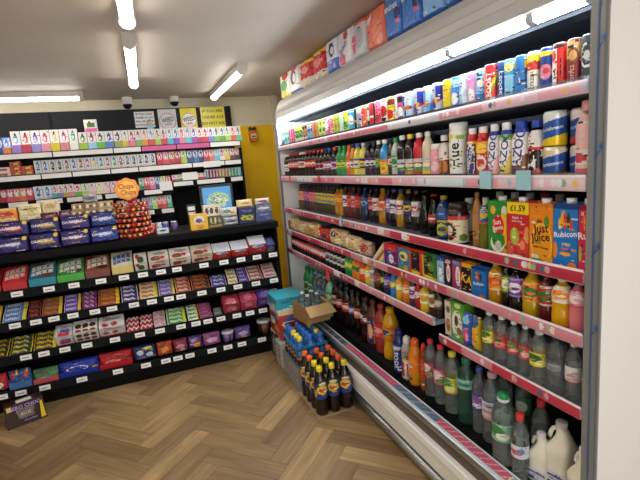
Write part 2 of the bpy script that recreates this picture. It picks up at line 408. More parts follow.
# blue spiky emblems on the near trim
for v in (37, 146, 247, 331):
    q = onx(604, v, FX - .006); st = MB(); n = 9; r1, r0 = .018, .006
    pts = []
    for k in range(n * 2 + 1):
        a = PI / 2 + PI * k / (n * 2); r = r1 if k % 2 == 0 else r0
        pts.append((r * math.cos(a), r * math.sin(a)))
    cx_, cz_ = .853, float(q[2])
    st.add([(FX - .006, cx_ - y * 1.0, cz_ + z) for y, z in pts] + [(FX - .006, cx_, cz_)], [(k, k + 1, len(pts)) for k in range(len(pts) - 1)], '27589e')
    st.add([(FX - .006, cx_ + .006, cz_ - .012), (FX - .006, cx_ + .024, cz_ - .034), (FX - .006, cx_ + .026, cz_ - .032), (FX - .006, cx_ + .008, cz_ - .009)], [(0, 1, 2, 3)], '27589e')
    fpart('blue_emblem', st, PRINT)
fpart('back_panel', MB().box(1.74, FBX, FY0, FY1, .12, 2.0, '1b1d22'), MATTE)
cp = MB().prism([(1.24, 1.985), (1.74, 1.985), (1.74, 2.0), (FBX, 2.0), (FBX, 2.172), (1.3, 2.172), (1.25, 2.17), (1.21, 2.155), (1.182, 2.115), (1.174, 2.085), (1.168, 2.075), (1.17, 2.05), (1.172, 2.046), (1.168, 2.043), (1.163, 2.01), (1.16, 2.0), (1.168, 1.993), (1.24, 1.993)], FY0, FY1, lambda i: '22252b' if i in (0, 1, 2) else 'b4b2b0')
fpart('canopy', cp, PLAST)
# lamp strips under the canopy lip
FLAMP = emit('fridge_lamp', 'f2f8ff', 22)
for k, (a, b) in enumerate(((.93, 1.1), (1.13, 1.5), (1.53, 2.38), (2.41, 3.2), (3.23, 3.88))):
    fpart('lamp_strip', MB().prism([(1.17, 1.992), (1.192, 1.99), (1.192, 1.969), (1.188, 1.964), (1.172, 1.972)], a, b, 'white'), FLAMP)
for a, b in ((.905, .93), (1.1, 1.13), (1.5, 1.53), (2.38, 2.41), (3.2, 3.23), (3.88, 3.895)):
    fpart('lamp_holder', MB().prism([(1.168, 1.992), (1.196, 1.99), (1.196, 1.967), (1.19, 1.962), (1.17, 1.97)], a, b, 'aab2ba'), PLAST)
fpart('air_grille', MB().box(1.27, 1.36, FY0, FY1, 1.972, 1.984, '2c3037'), MATTE)
# shelves with printed price rails
SHELF = dict(S1=(1.747, FY0, FY1), S2=(1.481, FY0, FY1), S3=(1.205, FY0, FY1), S4=(1.008, FY0, FY1), S5=(.832, 1.655, FY1), S6=(.768, FY0, 1.615))
rr = random.Random(21)
def rail(name, z, y0, y1, parent, pale):
    """sloped price rail: pink promotional print (pale: lamp glare painted in) with white tickets and round badges"""
    mb = MB(); L = y1 - y0; n = int(L / .005); zt, zb = z + (.024 if z < 1.7 else .018), z - (.024 if z < 1.7 else .019)
    seg = []; t = 0.0
    while t < L:
        w = rr.uniform(.12, .4); seg.append((t, t + w, rr.choice(['c43a50', 'c43a50', 'cc566c', 'ba3048', 'd88a98'] if not pale else ['e68ca0', 'e8a0b2', 'ecc8d6', 'dde0f0', 'e07890', 'e8b0c0', 'd4e4ee']))); t += w  # pale palette puts the canopy lamp's glare into the upper rails' colour
    tick = [(a, a + rr.uniform(.05, .12)) for a in (rr.uniform(0, L) for _ in range(int(L * (1.0 if not pale else .7))))]
    dots = [(rr.uniform(0, L), rr.choice(['a9c6dc', 'e6e8ee', 'c9a2b4', '4a6a7c', '8fb8a4', 'e9c27c', 'f0d8d8'])) for _ in range(int(L * 11))]
    def pc(a, b):
        y = a * L; c = 'c43a50'
        for s0, s1, k in seg:
            if s0 <= y < s1: c = k
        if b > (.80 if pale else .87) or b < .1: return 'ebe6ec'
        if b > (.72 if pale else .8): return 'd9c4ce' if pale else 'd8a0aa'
        if .2 < b < .85:
            for s0, s1 in tick:
                if s0 <= y <= s1: return 'e9e6ea' if (int(y * 300) % 5 or not .4 < b < .6) else '9a9aa2'
            for d, k in dots:
                if (y - d) ** 2 + ((b - .5) * .04) ** 2 < .010 ** 2: return k
        return c
    mb.grid(lambda a, b: (FX - .003 - .004 * math.sin(PI * b) + (.004 if b < .02 else 0), y0 + a * L, zb + (zt - zb) * b), n, 12, pc)
    o = fpart('price_rail', mb, PRINT, parent)
    return o
SH = {}
for k, (z, y0, y1) in SHELF.items():
    m = MB().box(FX + .006, 1.66, y0 + .002, y1 - .002, z - .02, z, '7c7f92', top='6e7186')
    m.box(FX, FX + .006, y0 + .002, y1 - .002, z - .019, z + .016, 'cfd2da')
    for yb in (y0 + .01, (y0 + y1) / 2, y1 - .03):
        m.prism([(1.66, z - .02), (1.74, z - .02), (1.74, z - .09), (1.70, z - .06)], yb, yb + .02, '3c3f45')
    SH[k] = fpart('shelf', m, PLAST)
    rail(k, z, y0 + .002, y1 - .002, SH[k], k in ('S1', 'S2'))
# clear risers along the upper two shelves
for k in ('S1', 'S2'):
    z, y0, y1 = SHELF[k]
    fpart('clear_riser', MB().box(FX + .008, FX + .011, y0 + .004, y1 - .004, z, z + .03, 'eef4fa'), CLEAR, SH[k])
# base: well, nose, kick panels, bumper
b = MB().prism([(1.152, .30), (1.74, .30), (1.74, .02), (1.15, .02), (1.15, .09), (1.128, .1), (1.128, .18), (1.152, .2)], FY0, FY1, '9b9a96')
fpart('base', b, PLAST)
fpart('deck_grille', MB().box(1.155, 1.74, FY0, FY1, .322, .338, '1f2124'), MATTE)
g = MB()
for k in range(160): g.box(1.16, 1.235, FY0 + .01 + k * .0186, FY0 + .015 + k * .0186, .338, .342, '35383c')
fpart('grille_slat', g, METAL)
def strip(name, poly, c, m=PLAST): fpart(name, MB().prism(poly, FY0 + .001, FY1 - .001, c), m)
strip('lower_panel', [(1.112, .1), (1.112, .178), (1.126, .184), (1.126, .1)], 'eeedea')
strip('bumper_ledge', [(1.1, .195), (1.096, .2), (1.096, .238), (1.103, .244), (1.127, .25), (1.127, .188)], 'fafaf8')
strip('recess_panel', [(1.118, .25), (1.118, .325), (1.15, .325), (1.15, .25)], '5c5248')
strip('nose_rail', [(1.09, .332), (1.086, .345), (1.09, .362), (1.098, .368), (1.108, .366), (1.108, .33)], 'aeb9c4', METAL)
fpart('floor_bumper', MB().lathe([(.03, FY0), (.03, FY1)], 14, 'a9abae', cx=1.128, cy=.048, axis='y'), METAL)
# printed strip on top of the nose
mb = MB(); L = FY1 - FY0
y1_, y2_, y3_ = y_at(395, 1.12, .37), y_at(437, 1.12, .37), y_at(508, 1.12, .37)
def nosec(a, b):
    y = FY0 + a * L
    if b < .16 or b > .86: return 'dfe3e8'
    if b < .24 or b > .78: return '8496a6'
    if y < y3_: return ['3f5878', '9fb6c8', 'e8e8ee'][int(y * 90) % 3]
    if y < y2_: return 'd6577c' if (int(y * 170 + b * 9) % 7) else 'f0d0c0'
    if y < y1_: return ['4f6f8e', '6486a4', '58799a', '8fa9bd'][int(y * 37 + b * 3) % 4]
    if y < y_at(346, 1.12, .37): return 'd84f74' if (int(y * 190) % 5 or not .35 < b < .6) else 'f0b8c4'
    return ['5f7f9c', '3a4a5c'][int(y * 20) % 2]
mb.grid(lambda a, b: (1.098 + .056 * b, FY0 + a * L, .369 + .006 * b), 500, 14, nosec)
fpart('printed_nose_strip', mb, PRINT)
fpart('nose_core', MB().prism([(1.108, .325), (1.108, .366), (1.156, .373), (1.156, .325)], FY0, FY1, 'b9bec4'), PLAST)
# small cyan price flags clipped to rails
for u, k in ((486, 'S2'), (524, 'S2'), (341, 'S3')):
    z = SHELF[k][0]; y = y_at(u, FX - .01, z); w = .03 if k == 'S2' else .02
    fpart('price_flag', MB().box(FX - .014, FX - .0125, y - w, y + w, z - .024, z + .04, '9fd0dc'), PRINT, SH[k], 'pale cyan price flag')
y = y_at(328, FX - .01, .80)
fpart('price_flag', MB().box(FX - .014, FX - .0125, y - .03, y + .03, .75, .85, 'd23a3e'), PRINT, SH['S5'], 'red round wobbler flag')
for u in (290, 319):
    y = y_at(u, FX - .01, SHELF['S2'][0] + .02); fpart('price_flag', MB().lathe([(.024, FX - .014), (.024, FX - .0125)], 16, 'd23a3e', cx=y, cy=1.485, axis='x'), PRINT, SH['S2'], 'small round red price flag')
# ================================================================ makers of drinks
def can(r, h, p, lid='silver', txt=None, key=None):
    def mk():
        pr = [(.80 * r, 0), (.86 * r, .002), (r, .03 * h), (r, .92 * h), (.9 * r, .965 * h), (.9 * r, .985 * h)]
        body = MB().lathe(dense(pr, .03 * h, .92 * h, 36), 48, p, cap=True)
        if txt:
            for t, s, c, cz, rot in txt: lettering(body, t, s, c, 0, cz * h, rot, wrap=r * 1.012)
        ld = MB().lathe([(.9 * r, .985 * h), (.92 * r, .992 * h), (.9 * r, h), (.82 * r, h), (.8 * r, .985 * h), (.001, .985 * h)], 20, lid)
        ld.box(-.006, .006, -.012, .008, .985 * h, .992 * h, 'b8bcc2')
        return [('body', body.mesh('body', TINP)), ('lid', ld.mesh('lid', METAL))]
    return cached(('can', r, h, key, lid), mk)
PROF = {
 'pet': [(.78, 0), (.96, .02), (1, .05), (1, .28), (.97, .30), (.97, .58), (1, .60), (.985, .66), (.82, .76), (.52, .85), (.38, .885), (.38, .925)],
 'cola': [(.82, 0), (.95, .02), (1, .07), (.98, .18), (.87, .30), (.9, .40), (.96, .42), (.96, .66), (.97, .7), (.86, .77), (.55, .87), (.4, .90), (.4, .935)],
 'water': [(.8, 0), (.97, .02), (1, .05), (.96, .08), (1, .11), (.96, .145), (1, .18), (.96, .215), (1, .25), (.96, .285), (1, .32), (.965, .34), (.965, .62), (1, .64), (.98, .7), (.8, .8), (.5, .88), (.36, .905), (.36, .94)],
 'sport': [(.86, 0), (.98, .02), (1, .05), (1, .32), (.9, .42), (.9, .47), (1, .57), (.97, .72), (.72, .82), (.52, .86), (.52, .88)],
 'shake': [(.84, 0), (.95, .02), (1, .12), (.96, .36), (1, .58), (.93, .72), (.66, .81), (.6, .83)],
 'glass': [(.92, 0), (1, .03), (1, .46), (.9, .56), (.55, .74), (.42, .84), (.42, .955)],
 'jar': [(.94, 0), (1, .02), (1, .70), (.92, .79), (.8, .82)],
 'huel': [(.9, 0), (1, .02), (1, .80), (.93, .86), (.85, .88)]}
CAPZ = {'pet': (.44, .90, 1), 'cola': (.47, .915, 1), 'water': (.42, .925, 1), 'sport': (.58, .86, 1), 'shake': (.56, .87, 1), 'glass': (.5, .955, 1), 'jar': (.86, .81, .95), 'huel': (.9, .87, 1)}
LABZ = {'pet': (.30, .58), 'cola': (.42, .66), 'water': (.36, .61), 'sport': (.05, .70), 'shake': (.02, .80), 'glass': (.12, .42), 'jar': (.06, .66), 'huel': (.02, .80)}
def bottle(kind, r, h, liq, lab, cap, m=None, txt=None, collar=None, labz=None, key=None, sm=None):
    def mk():
        pr = [(a * r, b * h) for a, b in PROF[kind]]; seg = 24
        out = [('body', MB().lathe(pr, seg, liq).mesh('body', m or LIQUID))]
        if lab:
            z0, z1 = labz or LABZ[kind]; zs = sorted({z0, z1} | {b for a, b in PROF[kind] if z0 < b < z1})
            def rad(z):
                for (r0, a), (r1, b) in zip(PROF[kind], PROF[kind][1:]):
                    if a <= z <= b: return r0 + (r1 - r0) * (z - a) / max(1e-9, b - a)
                return PROF[kind][-1][0]
            lp = dense([(rad(z) * r + .0008, z * h) for z in zs], z0 * h, z1 * h, 34)
            lb = MB().lathe(lp, 48, lab, cap=False)
            for t, s, c, cz, rot in (txt or []): lettering(lb, t, s, c, 0, cz * h, rot, wrap=max(rad(cz) * r, r * .97) + .0022)
            out.append(('label', lb.mesh('label', PRINT)))
        if collar: out.append(('collar', MB().lathe([(collar[0] * r, collar[1] * h), (collar[0] * r * 1.02, (collar[1] + .01) * h), (collar[0] * r, collar[2] * h), (collar[0] * .9 * r, collar[2] * h)], 20, collar[3]).mesh('collar', PLAST)))
        cr, c0, c1 = CAPZ[kind]; cm = MB(); n = 24
        ring = [(cr * r * (1 + (.025 if k % 2 else 0))) for k in range(n)]
        cm.lathe([(cr * r, c0 * h), (cr * r * 1.04, (c0 + .008) * h), (cr * r * 1.04, (c1 - .012) * h), (cr * r * .9, c1 * h), (.001, c1 * h)], n, cap)
        if kind == 'sport': cm.lathe([(cr * r * .5, c1 * h), (cr * r * .45, (c1 + .03) * h), (.001, (c1 + .03) * h)], 12, cap)
        out.append(('cap', cm.mesh('cap', PLAST)))
        return out
    return cached(('bot', kind, r, h, liq, key, cap, labz, str(collar)), mk)
def carton(w, d, h, p, side, cap=None, txt=None, key=None, gable=False, nx=56, nz=80):
    """printed drink carton; front faces -y"""
    def mk():
        b = MB()
        b.grid(lambda a, c: (-w / 2 + a * w, -d / 2, c * h), nx, nz, lambda a, c: p(a * 2 - 1, c), smooth=False)
        b.grid(lambda a, c: (-w / 2, d / 2 - a * d, c * h), 10, 30, lambda a, c: p(.9, c) if side is None else side, smooth=False)
        b.grid(lambda a, c: (w / 2, -d / 2 + a * d, c * h), 10, 30, lambda a, c: p(-.9, c) if side is None else side, smooth=False)
        s0 = side or p(.9, .5)
        b.add([(-w / 2, d / 2, 0), (w / 2, d / 2, 0), (w / 2, d / 2, h), (-w / 2, d / 2, h)], [(1, 0, 3, 2)], s0)
        b.add([(-w / 2, -d / 2, 0), (w / 2, -d / 2, 0), (w / 2, d / 2, 0), (-w / 2, d / 2, 0)], [(3, 2, 1, 0)], s0)
        if gable:
            k = h + .28 * w; b.add([(-w / 2, -d / 2, h), (w / 2, -d / 2, h), (w / 2, d / 2, h), (-w / 2, d / 2, h), (-w / 2, 0, k), (w / 2, 0, k)], [(0, 1, 5, 4), (2, 3, 4, 5), (1, 2, 5), (3, 0, 4)], s0)
            b.box(-w / 2, w / 2, -.0015, .0015, k - .002, k + .012, s0)
        else:
            b.add([(-w / 2, -d / 2, h), (w / 2, -d / 2, h), (w / 2, d / 2, h), (-w / 2, d / 2, h)], [(0, 1, 2, 3)], s0)
            b.box(-w / 2 + .002, w / 2 - .002, -.001, .001, h, h + .004, s0)
        for t, s, c, cx, cz, rot in (txt or []): lettering(b, t, s, c, cx * w / 2, cz * h, rot, y=-d / 2 - .0008)
        out = [('box', b.mesh('box', PRINT))]
        if cap: out.append(('cap', MB().lathe([(.015, h), (.015, h + .016), (.001, h + .016)], 16, cap, cy=-d * .12).mesh('cap', PLAST)))
        return out
    return cached(('carton', w, d, h, key, side, cap, gable), mk)
def pillow(w, t, h, p, key=None, lie=False, nx=36, nz=26, m=None, pw=4, crimp=.06, name='wrapper', txt=None):
    """sealed film pack, standing (front -y) or lying (front up)"""
    def mk():
        b = MB(); th = lambda a, c: t / 2 * max(0.0, (1 - abs(2 * a - 1) ** pw)) ** .6 * max(0.0, (1 - abs(2 * c - 1) ** pw)) ** .6
        P = (lambda x, y, z: (x, z, -y + t / 2)) if lie else (lambda x, y, z: (x, y, z))
        wob = random.Random(str(key)); W = [[(math.sin(i * .9 + j * .5 + wob.random()) + math.sin(j * 1.3 - i * .4)) * t * (.035 if pw < 12 else .006) for i in range(nx + 1)] for j in range(nz + 1)]
        off = -h / 2 if lie else 0
        b.grid(lambda a, c: P(-w / 2 + a * w, -th(a, c) + (W[int(round(c * nz))][int(round(a * nx))] if 0 < a < 1 and 0 < c < 1 else 0), off + c * h), nx, nz, lambda a, c: p(a * 2 - 1, c))
        b.grid(lambda a, c: P(w / 2 - a * w, th(1 - a, c), off + c * h), nx, nz, lambda a, c: p(1 - a * 2, c))
        for tt, s, c, cx, cz, rot in (txt or []):
            V, F = text2d(tt, s); g = math.radians(rot)
            b.add([P(x * math.cos(g) - z * math.sin(g) + cx * w / 2, -th(.5, .5) * 1.03 - .001, off + x * math.sin(g) + z * math.cos(g) + cz * h) for x, z in V], F, c)
        return b.mesh(name, m or PRINT)
    return cached(('pillow', w, t, h, key, lie), mk)

# ================================================================ placing goods on a fridge shelf
RZ = -PI / 2     # goods face the aisle
WHERE = dict(S1='on top fridge shelf', S2='on second fridge shelf', S3='on third fridge shelf', S4='on fourth fridge shelf', S5='on long low fridge shelf', S6='on short low fridge shelf', D='on fridge floor')
def place_run(shelf, u0, u1, desc, name, cat, parts, dia, z=None, front=None, depth=None, mid=.1, jig=.004, squash=True, rz=.38, maxn=20, n=None, where=None, twist=.15):
    """fills the stretch of shelf seen between picture columns u0 and u1 with one row of the same pack, nearest first"""
    z = SHELF[shelf][0] if z is None else z
    xf = FX + (.02 if front is None else front); xc = xf + (depth or dia) / 2
    ya, yb = y_at(u1, xf + dia * .3, z + mid), y_at(u0, xf + dia * .3, z + mid)
    ya, yb = max(ya, FY0 + .006), min(yb, FY1 - .008)
    if yb - ya < dia * .5:
        if ya > 2: return
        yb = ya + dia
    L = yb - ya; k = n or max(1, int(L / dia + .25)); k = min(k, maxn); pitch = L / k; s = min(1.0, pitch / dia * .955)
    where = where or WHERE[shelf]; d = f'{desc} {where}'
    for i in range(k):
        y = ya + pitch * (i + .5)
        x = xc + RNG.uniform(0, jig); w = s if squash else 1.0
        make(name, nth(d, i, k, 'the near end'), cat, parts, (x, y, z + .001), RZ + rz + RNG.uniform(-twist, twist) * .5, group=(d if k > 1 else None), sc=(w, w, 1))
# ================================================================ top shelf: cans
def canp(base, sec, third, style):
    if style == 'split': return paint(base, rects=((-2, -.0, .5, .93, sec), (0, 2, .07, .5, sec)), blobs=((-.0, .5, .55, .07, 'red'), (0, .5, .2, .09, 'gold')), bands=((.0, .05, 'silver'), (.94, 1, 'silver')))
    if style == 'top': return paint(base, bands=((.74, .93, sec),), blobs=((0, .42, .5, .16, third),), fleck=(sec, .05))
    if style == 'blob': return paint(base, bands=((.9, .95, sec),), blobs=((0, .58, .55, .2, sec), (0, .3, .4, .08, third)))
    if style == 'diag':
        pp = paint(base, bands=((.9, .96, third),)); return lambda u, v: sec if abs(v - .5 - u * .35) < .1 and abs(u) < 1.2 else third if abs(v - .32 - u * .35) < .03 and abs(u) < 1.2 else pp(u, v)
    if style == 'stripe': return lambda u, v: sec if int((u + 2) * 3.0) % 3 == 1 else third if .45 < v < .52 else base
    if style == 'flower': return paint(base, blobs=((-.4, .7, .3, .1, sec), (.35, .5, .3, .1, third), (-.3, .3, .3, .1, sec), (.4, .82, .2, .06, third)), bands=((.93, 1, sec),))
    return paint(base, bands=((.92, 1, third), (0, .05, third)), fleck=(sec, .1))
TOP = [(277, 281, 'pale lilac slim can', 'e6e2f4', 'purple', 'pink', 'flower'), (281, 285, 'cyan blue slim can', 'cyan', 'white', 'navy', 'blob'), (285, 290, 'mint green slim can', 'bfeadb', 'lime', 'cyan', 'flower'),
 (290, 296, 'hot pink and white can', 'e0508c', 'white', 'pink', 'stripe'), (296, 303, 'yellow-green slim can', 'd5df62', 'green', 'white', 'blob'), (303, 308, 'dark brown slim can', '4a3330', 'tan', 'white', 'blob'),
 (308, 313, 'plain mid-blue can', '4a70c0', 'white', 'sky', 'top'), (313, 319, 'orange tan and black can', 'd99a66', 'black', 'orange', 'stripe'), (319, 325, 'lemon lime slim can', 'e2ea8a', 'lime', 'green', 'flower'),
 (325, 330, 'magenta slim can', 'd4589f', 'white', 'pink', 'blob'), (330, 334, 'salmon pink slim can', 'f08c94', 'red', 'white', 'plain'), (334, 340, 'green can with yellow fruit', '8fd04c', 'yellow', 'orange', 'flower'),
 (340, 344, 'pale aqua slim can', 'cdeeee', 'cyan', 'white', 'plain'), (344, 348, 'bright lime slim can', 'd0ea5a', 'yellow', 'green', 'top'), (348, 354, 'vivid sky-blue can', '2f9fdc', 'white', 'cyan', 'blob'),
 (354, 357, 'black can with lime claw', 'black', 'lime', 'lime', 'stripe'), (357, 362, 'silver white slim can', 'dcdde6', 'lav', 'grey', 'blob'), (362, 367, 'red can with yellow streak', 'e0474c', 'coral', 'yellow', 'diag'),
 (367, 370, 'gunmetal grey slim can', '6f7280', 'white', 'black', 'blob'), (370, 375, 'red black and white can', 'cf3038', 'black', 'white', 'stripe'), (375, 381, 'plain coral-red can', 'ea5560', 'pink', 'red', 'top'),
 (381, 387, 'white can with red ring', 'e6e4dc', 'red', 'black', 'blob'), (387, 394, 'yellow can with maroon top', 'e8d222', 'maroon', 'red', 'top'), (394, 397, 'small plain white can', 'f0f0f0', 'silver', 'pink', 'plain'),
 (397, 402, 'pink and black can', 'e0609a', 'black', 'white', 'top'), (402, 406, 'silver-blue quartered can', 'c6d6ec', 'cobalt', 'red', 'split'), (406, 412, 'pale blue quartered can', '9cc8ee', 'cdd8e6', 'red', 'split'),
 (412, 423, 'cobalt and silver quartered can', 'cobalt', 'c0c6d6', 'red', 'split'), (423, 430, 'white and sky-blue quartered can', 'b8dcf4', '5aa2e0', 'red', 'split'), (430, 443, 'deep blue quartered can', '1a2a9c', 'b8c0d4', 'red', 'split'),
 (443, 451, 'plain bright yellow can', 'f2d616', 'gold', 'yellow', 'plain'), (451, 459, 'azure blue can, pale top', '2f86dc', 'a8d8f4', 'white', 'top'), (459, 467, 'white icy-blue can', 'd4e8f2', 'a8cfe4', 'silver', 'flower'),
 (467, 475, 'pastel pink slim can', 'f0a4d8', 'e88cc8', 'white', 'top'), (475, 484, 'light blue can, deep-blue foot', '8fcbee', '2878c8', 'white', 'foot')]
_cp = canp
def canp(b, s, t, st): return paint(b, bands=((.05, .38, s),), blobs=((0, .65, .4, .1, t),)) if st == 'foot' else _cp(b, s, t, st)
for u0, u1, d, b_, s_, t_, st in TOP:
    tall = st not in ('split',) and u0 < 400
    h = .139 if u0 >= 402 else .143
    place_run('S1', u0, u1, d, 'drink_can', 'can', can(.0262, h, canp(b_, s_, t_, st), key=d), .054, mid=.06, twist=.3)
BIG = [(484, 496, 'red can with white lettering', paint('d3342c', bands=((.92, 1, 'red'),), blobs=()), [('BOOST', .026, 'f4f0ea', .5, 90)], 'diag'),
 (496, 503, 'narrow royal-blue lettered can', paint('1d4f9e'), [('BOOST', .024, 'f4f0ea', .5, 90)], None),
 (503, 514, 'light blue can, yellow cap band', paint('4aa8dc', bands=((.78, .95, 'f0d040'),), blobs=((0, .45, .5, .2, '8fd0ee'), (0, .82, .4, .1, 'f6e88a'))), [], None),
 (514, 526, 'mid-blue can with pale letter', paint('2f7cc4', rects=((.4, 1, .7, .95, 'f0d040'),)), [('V', .05, 'cfe4f4', .5, 0)], None),
 (526, 538, 'white can with red and yellow', paint('f0ece4', bands=((.78, .95, 'f2cf22'), (.62, .78, 'd8403a'))), [('REFRESH', .017, '1a1a1e', .34, 90)], None),
 (538, 551, 'dark blue can, yellow band', paint('22408f', bands=((.84, .95, 'f2cf22'),), blobs=((0, .5, .6, .16, 'e48aa4'), (.1, .52, .3, .06, 'd84a5c'))), [], None),
 (551, 565, 'red black and white lettered can', paint('d8322c', rects=((-2, -.1, .05, .9, 'e8e4de'), (.5, 2, .05, .95, 'd8322c')), bands=((.9, .96, '2a2a2e'),), blobs=((-.45, .76, .28, .12, 'd8322c'),)), [('HELL', .034, '1b1b1e', .42, 90)], None),
 (565, 579, 'tan and maroon coffee can', paint('8f2b34', bands=((.64, .96, 'd8aa6c'),), blobs=((0, .68, .5, .16, '8a4a2c'), (0, .68, .36, .1, 'd8aa6c'))), [('COFFEE', .017, 'e6c8a8', .28, 90)], None),
 (579, 592, 'charcoal can with white ring logo', paint('38444c', blobs=((0, .62, .75, .24, 'd8dcdc'), (0, .62, .6, .19, '38444c'), (0, .62, .3, .1, 'c8cccc'))), [('CAFE', .012, 'e8e8e8', .18, 0)], None)]
for u0, u1, d, p, tx, st in BIG:
    if st == 'diag':
        p0 = p; p = lambda u, v: 'f2c83a' if abs(v - .4 - u * .5) < .06 and u > 0 else '5a9a3a' if abs(v - .28 - u * .5) < .04 and u > 0 else p0(u, v)
    place_run('S1', u0, u1, d, 'drink_can', 'can', can(.0265, 0.143 if u0 < 500 else .141, p, txt=tx, key=d), .054, mid=.06, n=1, twist=.1, squash=True)

# ================================================================ second shelf: small bottles, shakes, tins
def lp(base, sec, third='white'): return paint(base, bands=((.86, 1, third), (0, .1, third)), blobs=((0, .5, .7, .26, sec), (.1, .42, .3, .1, third)))
B2 = [(279, 284, 'cola bottle, white-blue label', 'cola', 'cola', ('e8e8f0', 'blue', 'white'), 'red'), (284, 289, 'dark bottle, pale label', 'pet', '1a1014', ('d8c8c0', 'grey', 'white'), 'white'), (289, 299, 'cola bottle, bright red label', 'cola', 'cola', ('d8262e', 'white', 'red'), 'red'),
 (299, 305, 'cola bottle, cream label', 'cola', 'cola', ('e8dccc', 'red', 'silver'), 'white'), (305, 316, 'cola bottle, scarlet label', 'cola', 'cola', ('e02c30', 'white', 'd8262e'), 'red'), (316, 324, 'short dark bottle, red-white wrap', 'pet', '2a1618', ('c8ccd0', 'red', 'black'), 'd83a3a'),
 (324, 331, 'cola bottle, blue label', 'pet', '1b1216', ('2f5cc0', 'white', 'red'), 'blue'), (331, 337, 'cola bottle, white-red label', 'pet', '1b1216', ('eae6e6', 'red', 'blue'), 'e8552e'), (337, 346, 'green lemonade bottle', 'pet', '2f9a54', ('2fa84c', 'yellow', 'green'), 'green'),
 (346, 350, 'orange drink bottle, red label', 'pet', 'd8702a', ('d83a2a', 'white', 'orange'), 'orange'), (350, 354, 'orange bottle, navy cap', 'pet', 'e0902a', ('e89a2a', 'white', 'navy'), 'navy'), (354, 360, 'lemon yellow bottle, white swoosh', 'pet', 'e2d24a', ('e8d840', 'white', 'blue'), '3a5cc0'),
 (360, 365, 'lemon bottle, black label', 'pet', 'dcd460', ('26262a', 'yellow', 'black'), 'silver'), (365, 375, 'black blackcurrant bottle, slim label', 'pet', '1c1220', ('1e1622', 'white', 'purple'), 'dark'), (375, 380, 'brown bottle, green tag, white cap', 'pet', '2c1a18', ('6aa83a', 'lime', 'brown'), 'white'),
 (380, 387, 'yellow and blue kids bottle', 'pet', '3f9cd8', ('e8c030', 'f2d640', 'orange'), 'white'), (387, 391, 'dark green narrow bottle', 'pet', '1f3a2a', ('2c5a3c', 'white', 'red'), 'navy'), (391, 397, 'clear bottle, green-leaf label', 'pet', 'b8ccc0', ('cfe0d4', '2a9a4a', 'green'), '2fb04a')]
for u0, u1, d, k, liq, (b_, s_, t_), cap in B2:
    place_run('S2', u0, u1, d, 'soda_bottle', 'bottle', bottle(k, .0315, .208, liq, lp(b_, s_, t_), cap, key=d, labz=(.1, .5) if 'kids' in d else None), .065, mid=.1, twist=.3)
for u0, u1, d, liq, lab, cap in [(397, 405, 'black pop bottle, purple label', '1a1218', 'purple', 'white'), (405, 413, 'black pop bottle, orange label', '1c1212', 'e08a22', 'yellow'), (413, 422, 'red pop bottle, red label', 'c62430', 'c83a3c', 'white'), (422, 430, 'cream soda bottle, yellow label', 'ddd2b4', 'f0c820', 'white')]:
    place_run('S2', u0, u1, d, 'soda_bottle', 'bottle', bottle('pet', .0315, .215, liq, paint(lab, bands=((.8, 1, 'silver'), (0, .08, 'silver')), blobs=((0, .5, .7, .22, '3a8a3c' if 'cream' not in d else '88b8a0'), (0, .62, .5, .1, 'f4e8c8'))), cap, key=d, labz=(.08, .46)), .065, mid=.1, n=1)
def shake(d, u0, u1, base, bands, blobs, txt, cap, collar, r=.031, h=.2, kind='shake', n=1):
    place_run('S2', u0, u1, d, 'milkshake_bottle', 'bottle', bottle(kind, r, h, base, paint(base, bands, blobs), cap, m=PLAST, txt=txt, collar=collar, key=d), r * 2.05, mid=.08, n=n, twist=.12)
shake('pink jar drink, white lid', 430, 438, 'f0a0ae', ((.0, .1, 'f4c4cc'),), ((0, .5, .5, .2, 'f6d4d8'),), [], 'f0e8e8', None, r=.033, h=.165, kind='jar')
shake('brown and white protein bottle', 438, 446, 'e8ddd4', ((.1, .55, '8a4a2a'),), ((0, .35, .6, .2, 'c87a3a'),), [('WHEY', .018, '3a2420', .3, 90)], 'e4dcd8', None, h=.19)
shake('large white meal-drink bottle, black lettering', 446, 466, 'f2f2ee', ((.9, 1, 'e8e8a8'),), ((-.5, .95, .4, .07, 'd8d040'), (.4, .93, .3, .05, '8ab84a')), [('Huel', .06, '17171a', .46, 90)], 'f4f4f2', None, r=.039, h=.232, kind='huel')
shake('chocolate shake, slanted white-blue name', 466, 475.5, '5a2a1c', ((.86, 1, 'f0c020'), (.93, 1, 'd8302c')), ((0, .45, .45, .42, 'e9e6ea'), (0, .45, .34, .36, '2c3a8c')), [('SNICKERS', .021, 'f4f2f4', .44, 75)], 'f2eef0', (.7, .80, .88, 'd8302c'))
shake('red shake bottle, yellow top', 475.5, 487, 'd02c2a', ((.72, .9, 'f0a820'), (.9, 1, 'd8302c')), ((0, .74, .6, .12, 'f6cf40'), (0, .4, .5, .18, 'e8d8d4'), (0, .4, .36, .1, 'c8403a')), [], 'f2e8e4', (.7, .80, .88, 'd8302c'))
for u0, u1, d, tint in ((487, 498, 'strawberry shake bottle, blue lettering', 'f0b8bc'), (498, 510.5, 'banana shake bottle, blue lettering', 'ecd25a'), (510.5, 526, 'chocolate shake bottle, large blue lettering', '8a5a3c')):
    shake(d, u0, u1, 'f4f1ec', ((.0, .3, tint), (.86, 1, 'lime' if u0 == 498 else 'f4f1ec')), ((.55, .35, .35, .2, tint), (-.6, .16, .5, .14, tint)), [('YAZOO', .044, '1c3a9c', .5, 80)], 'f4f2f2' if u0 < 510 else '1f45b0', (.7, .79, .87, '1f45b0'), r=.0325, h=.203)
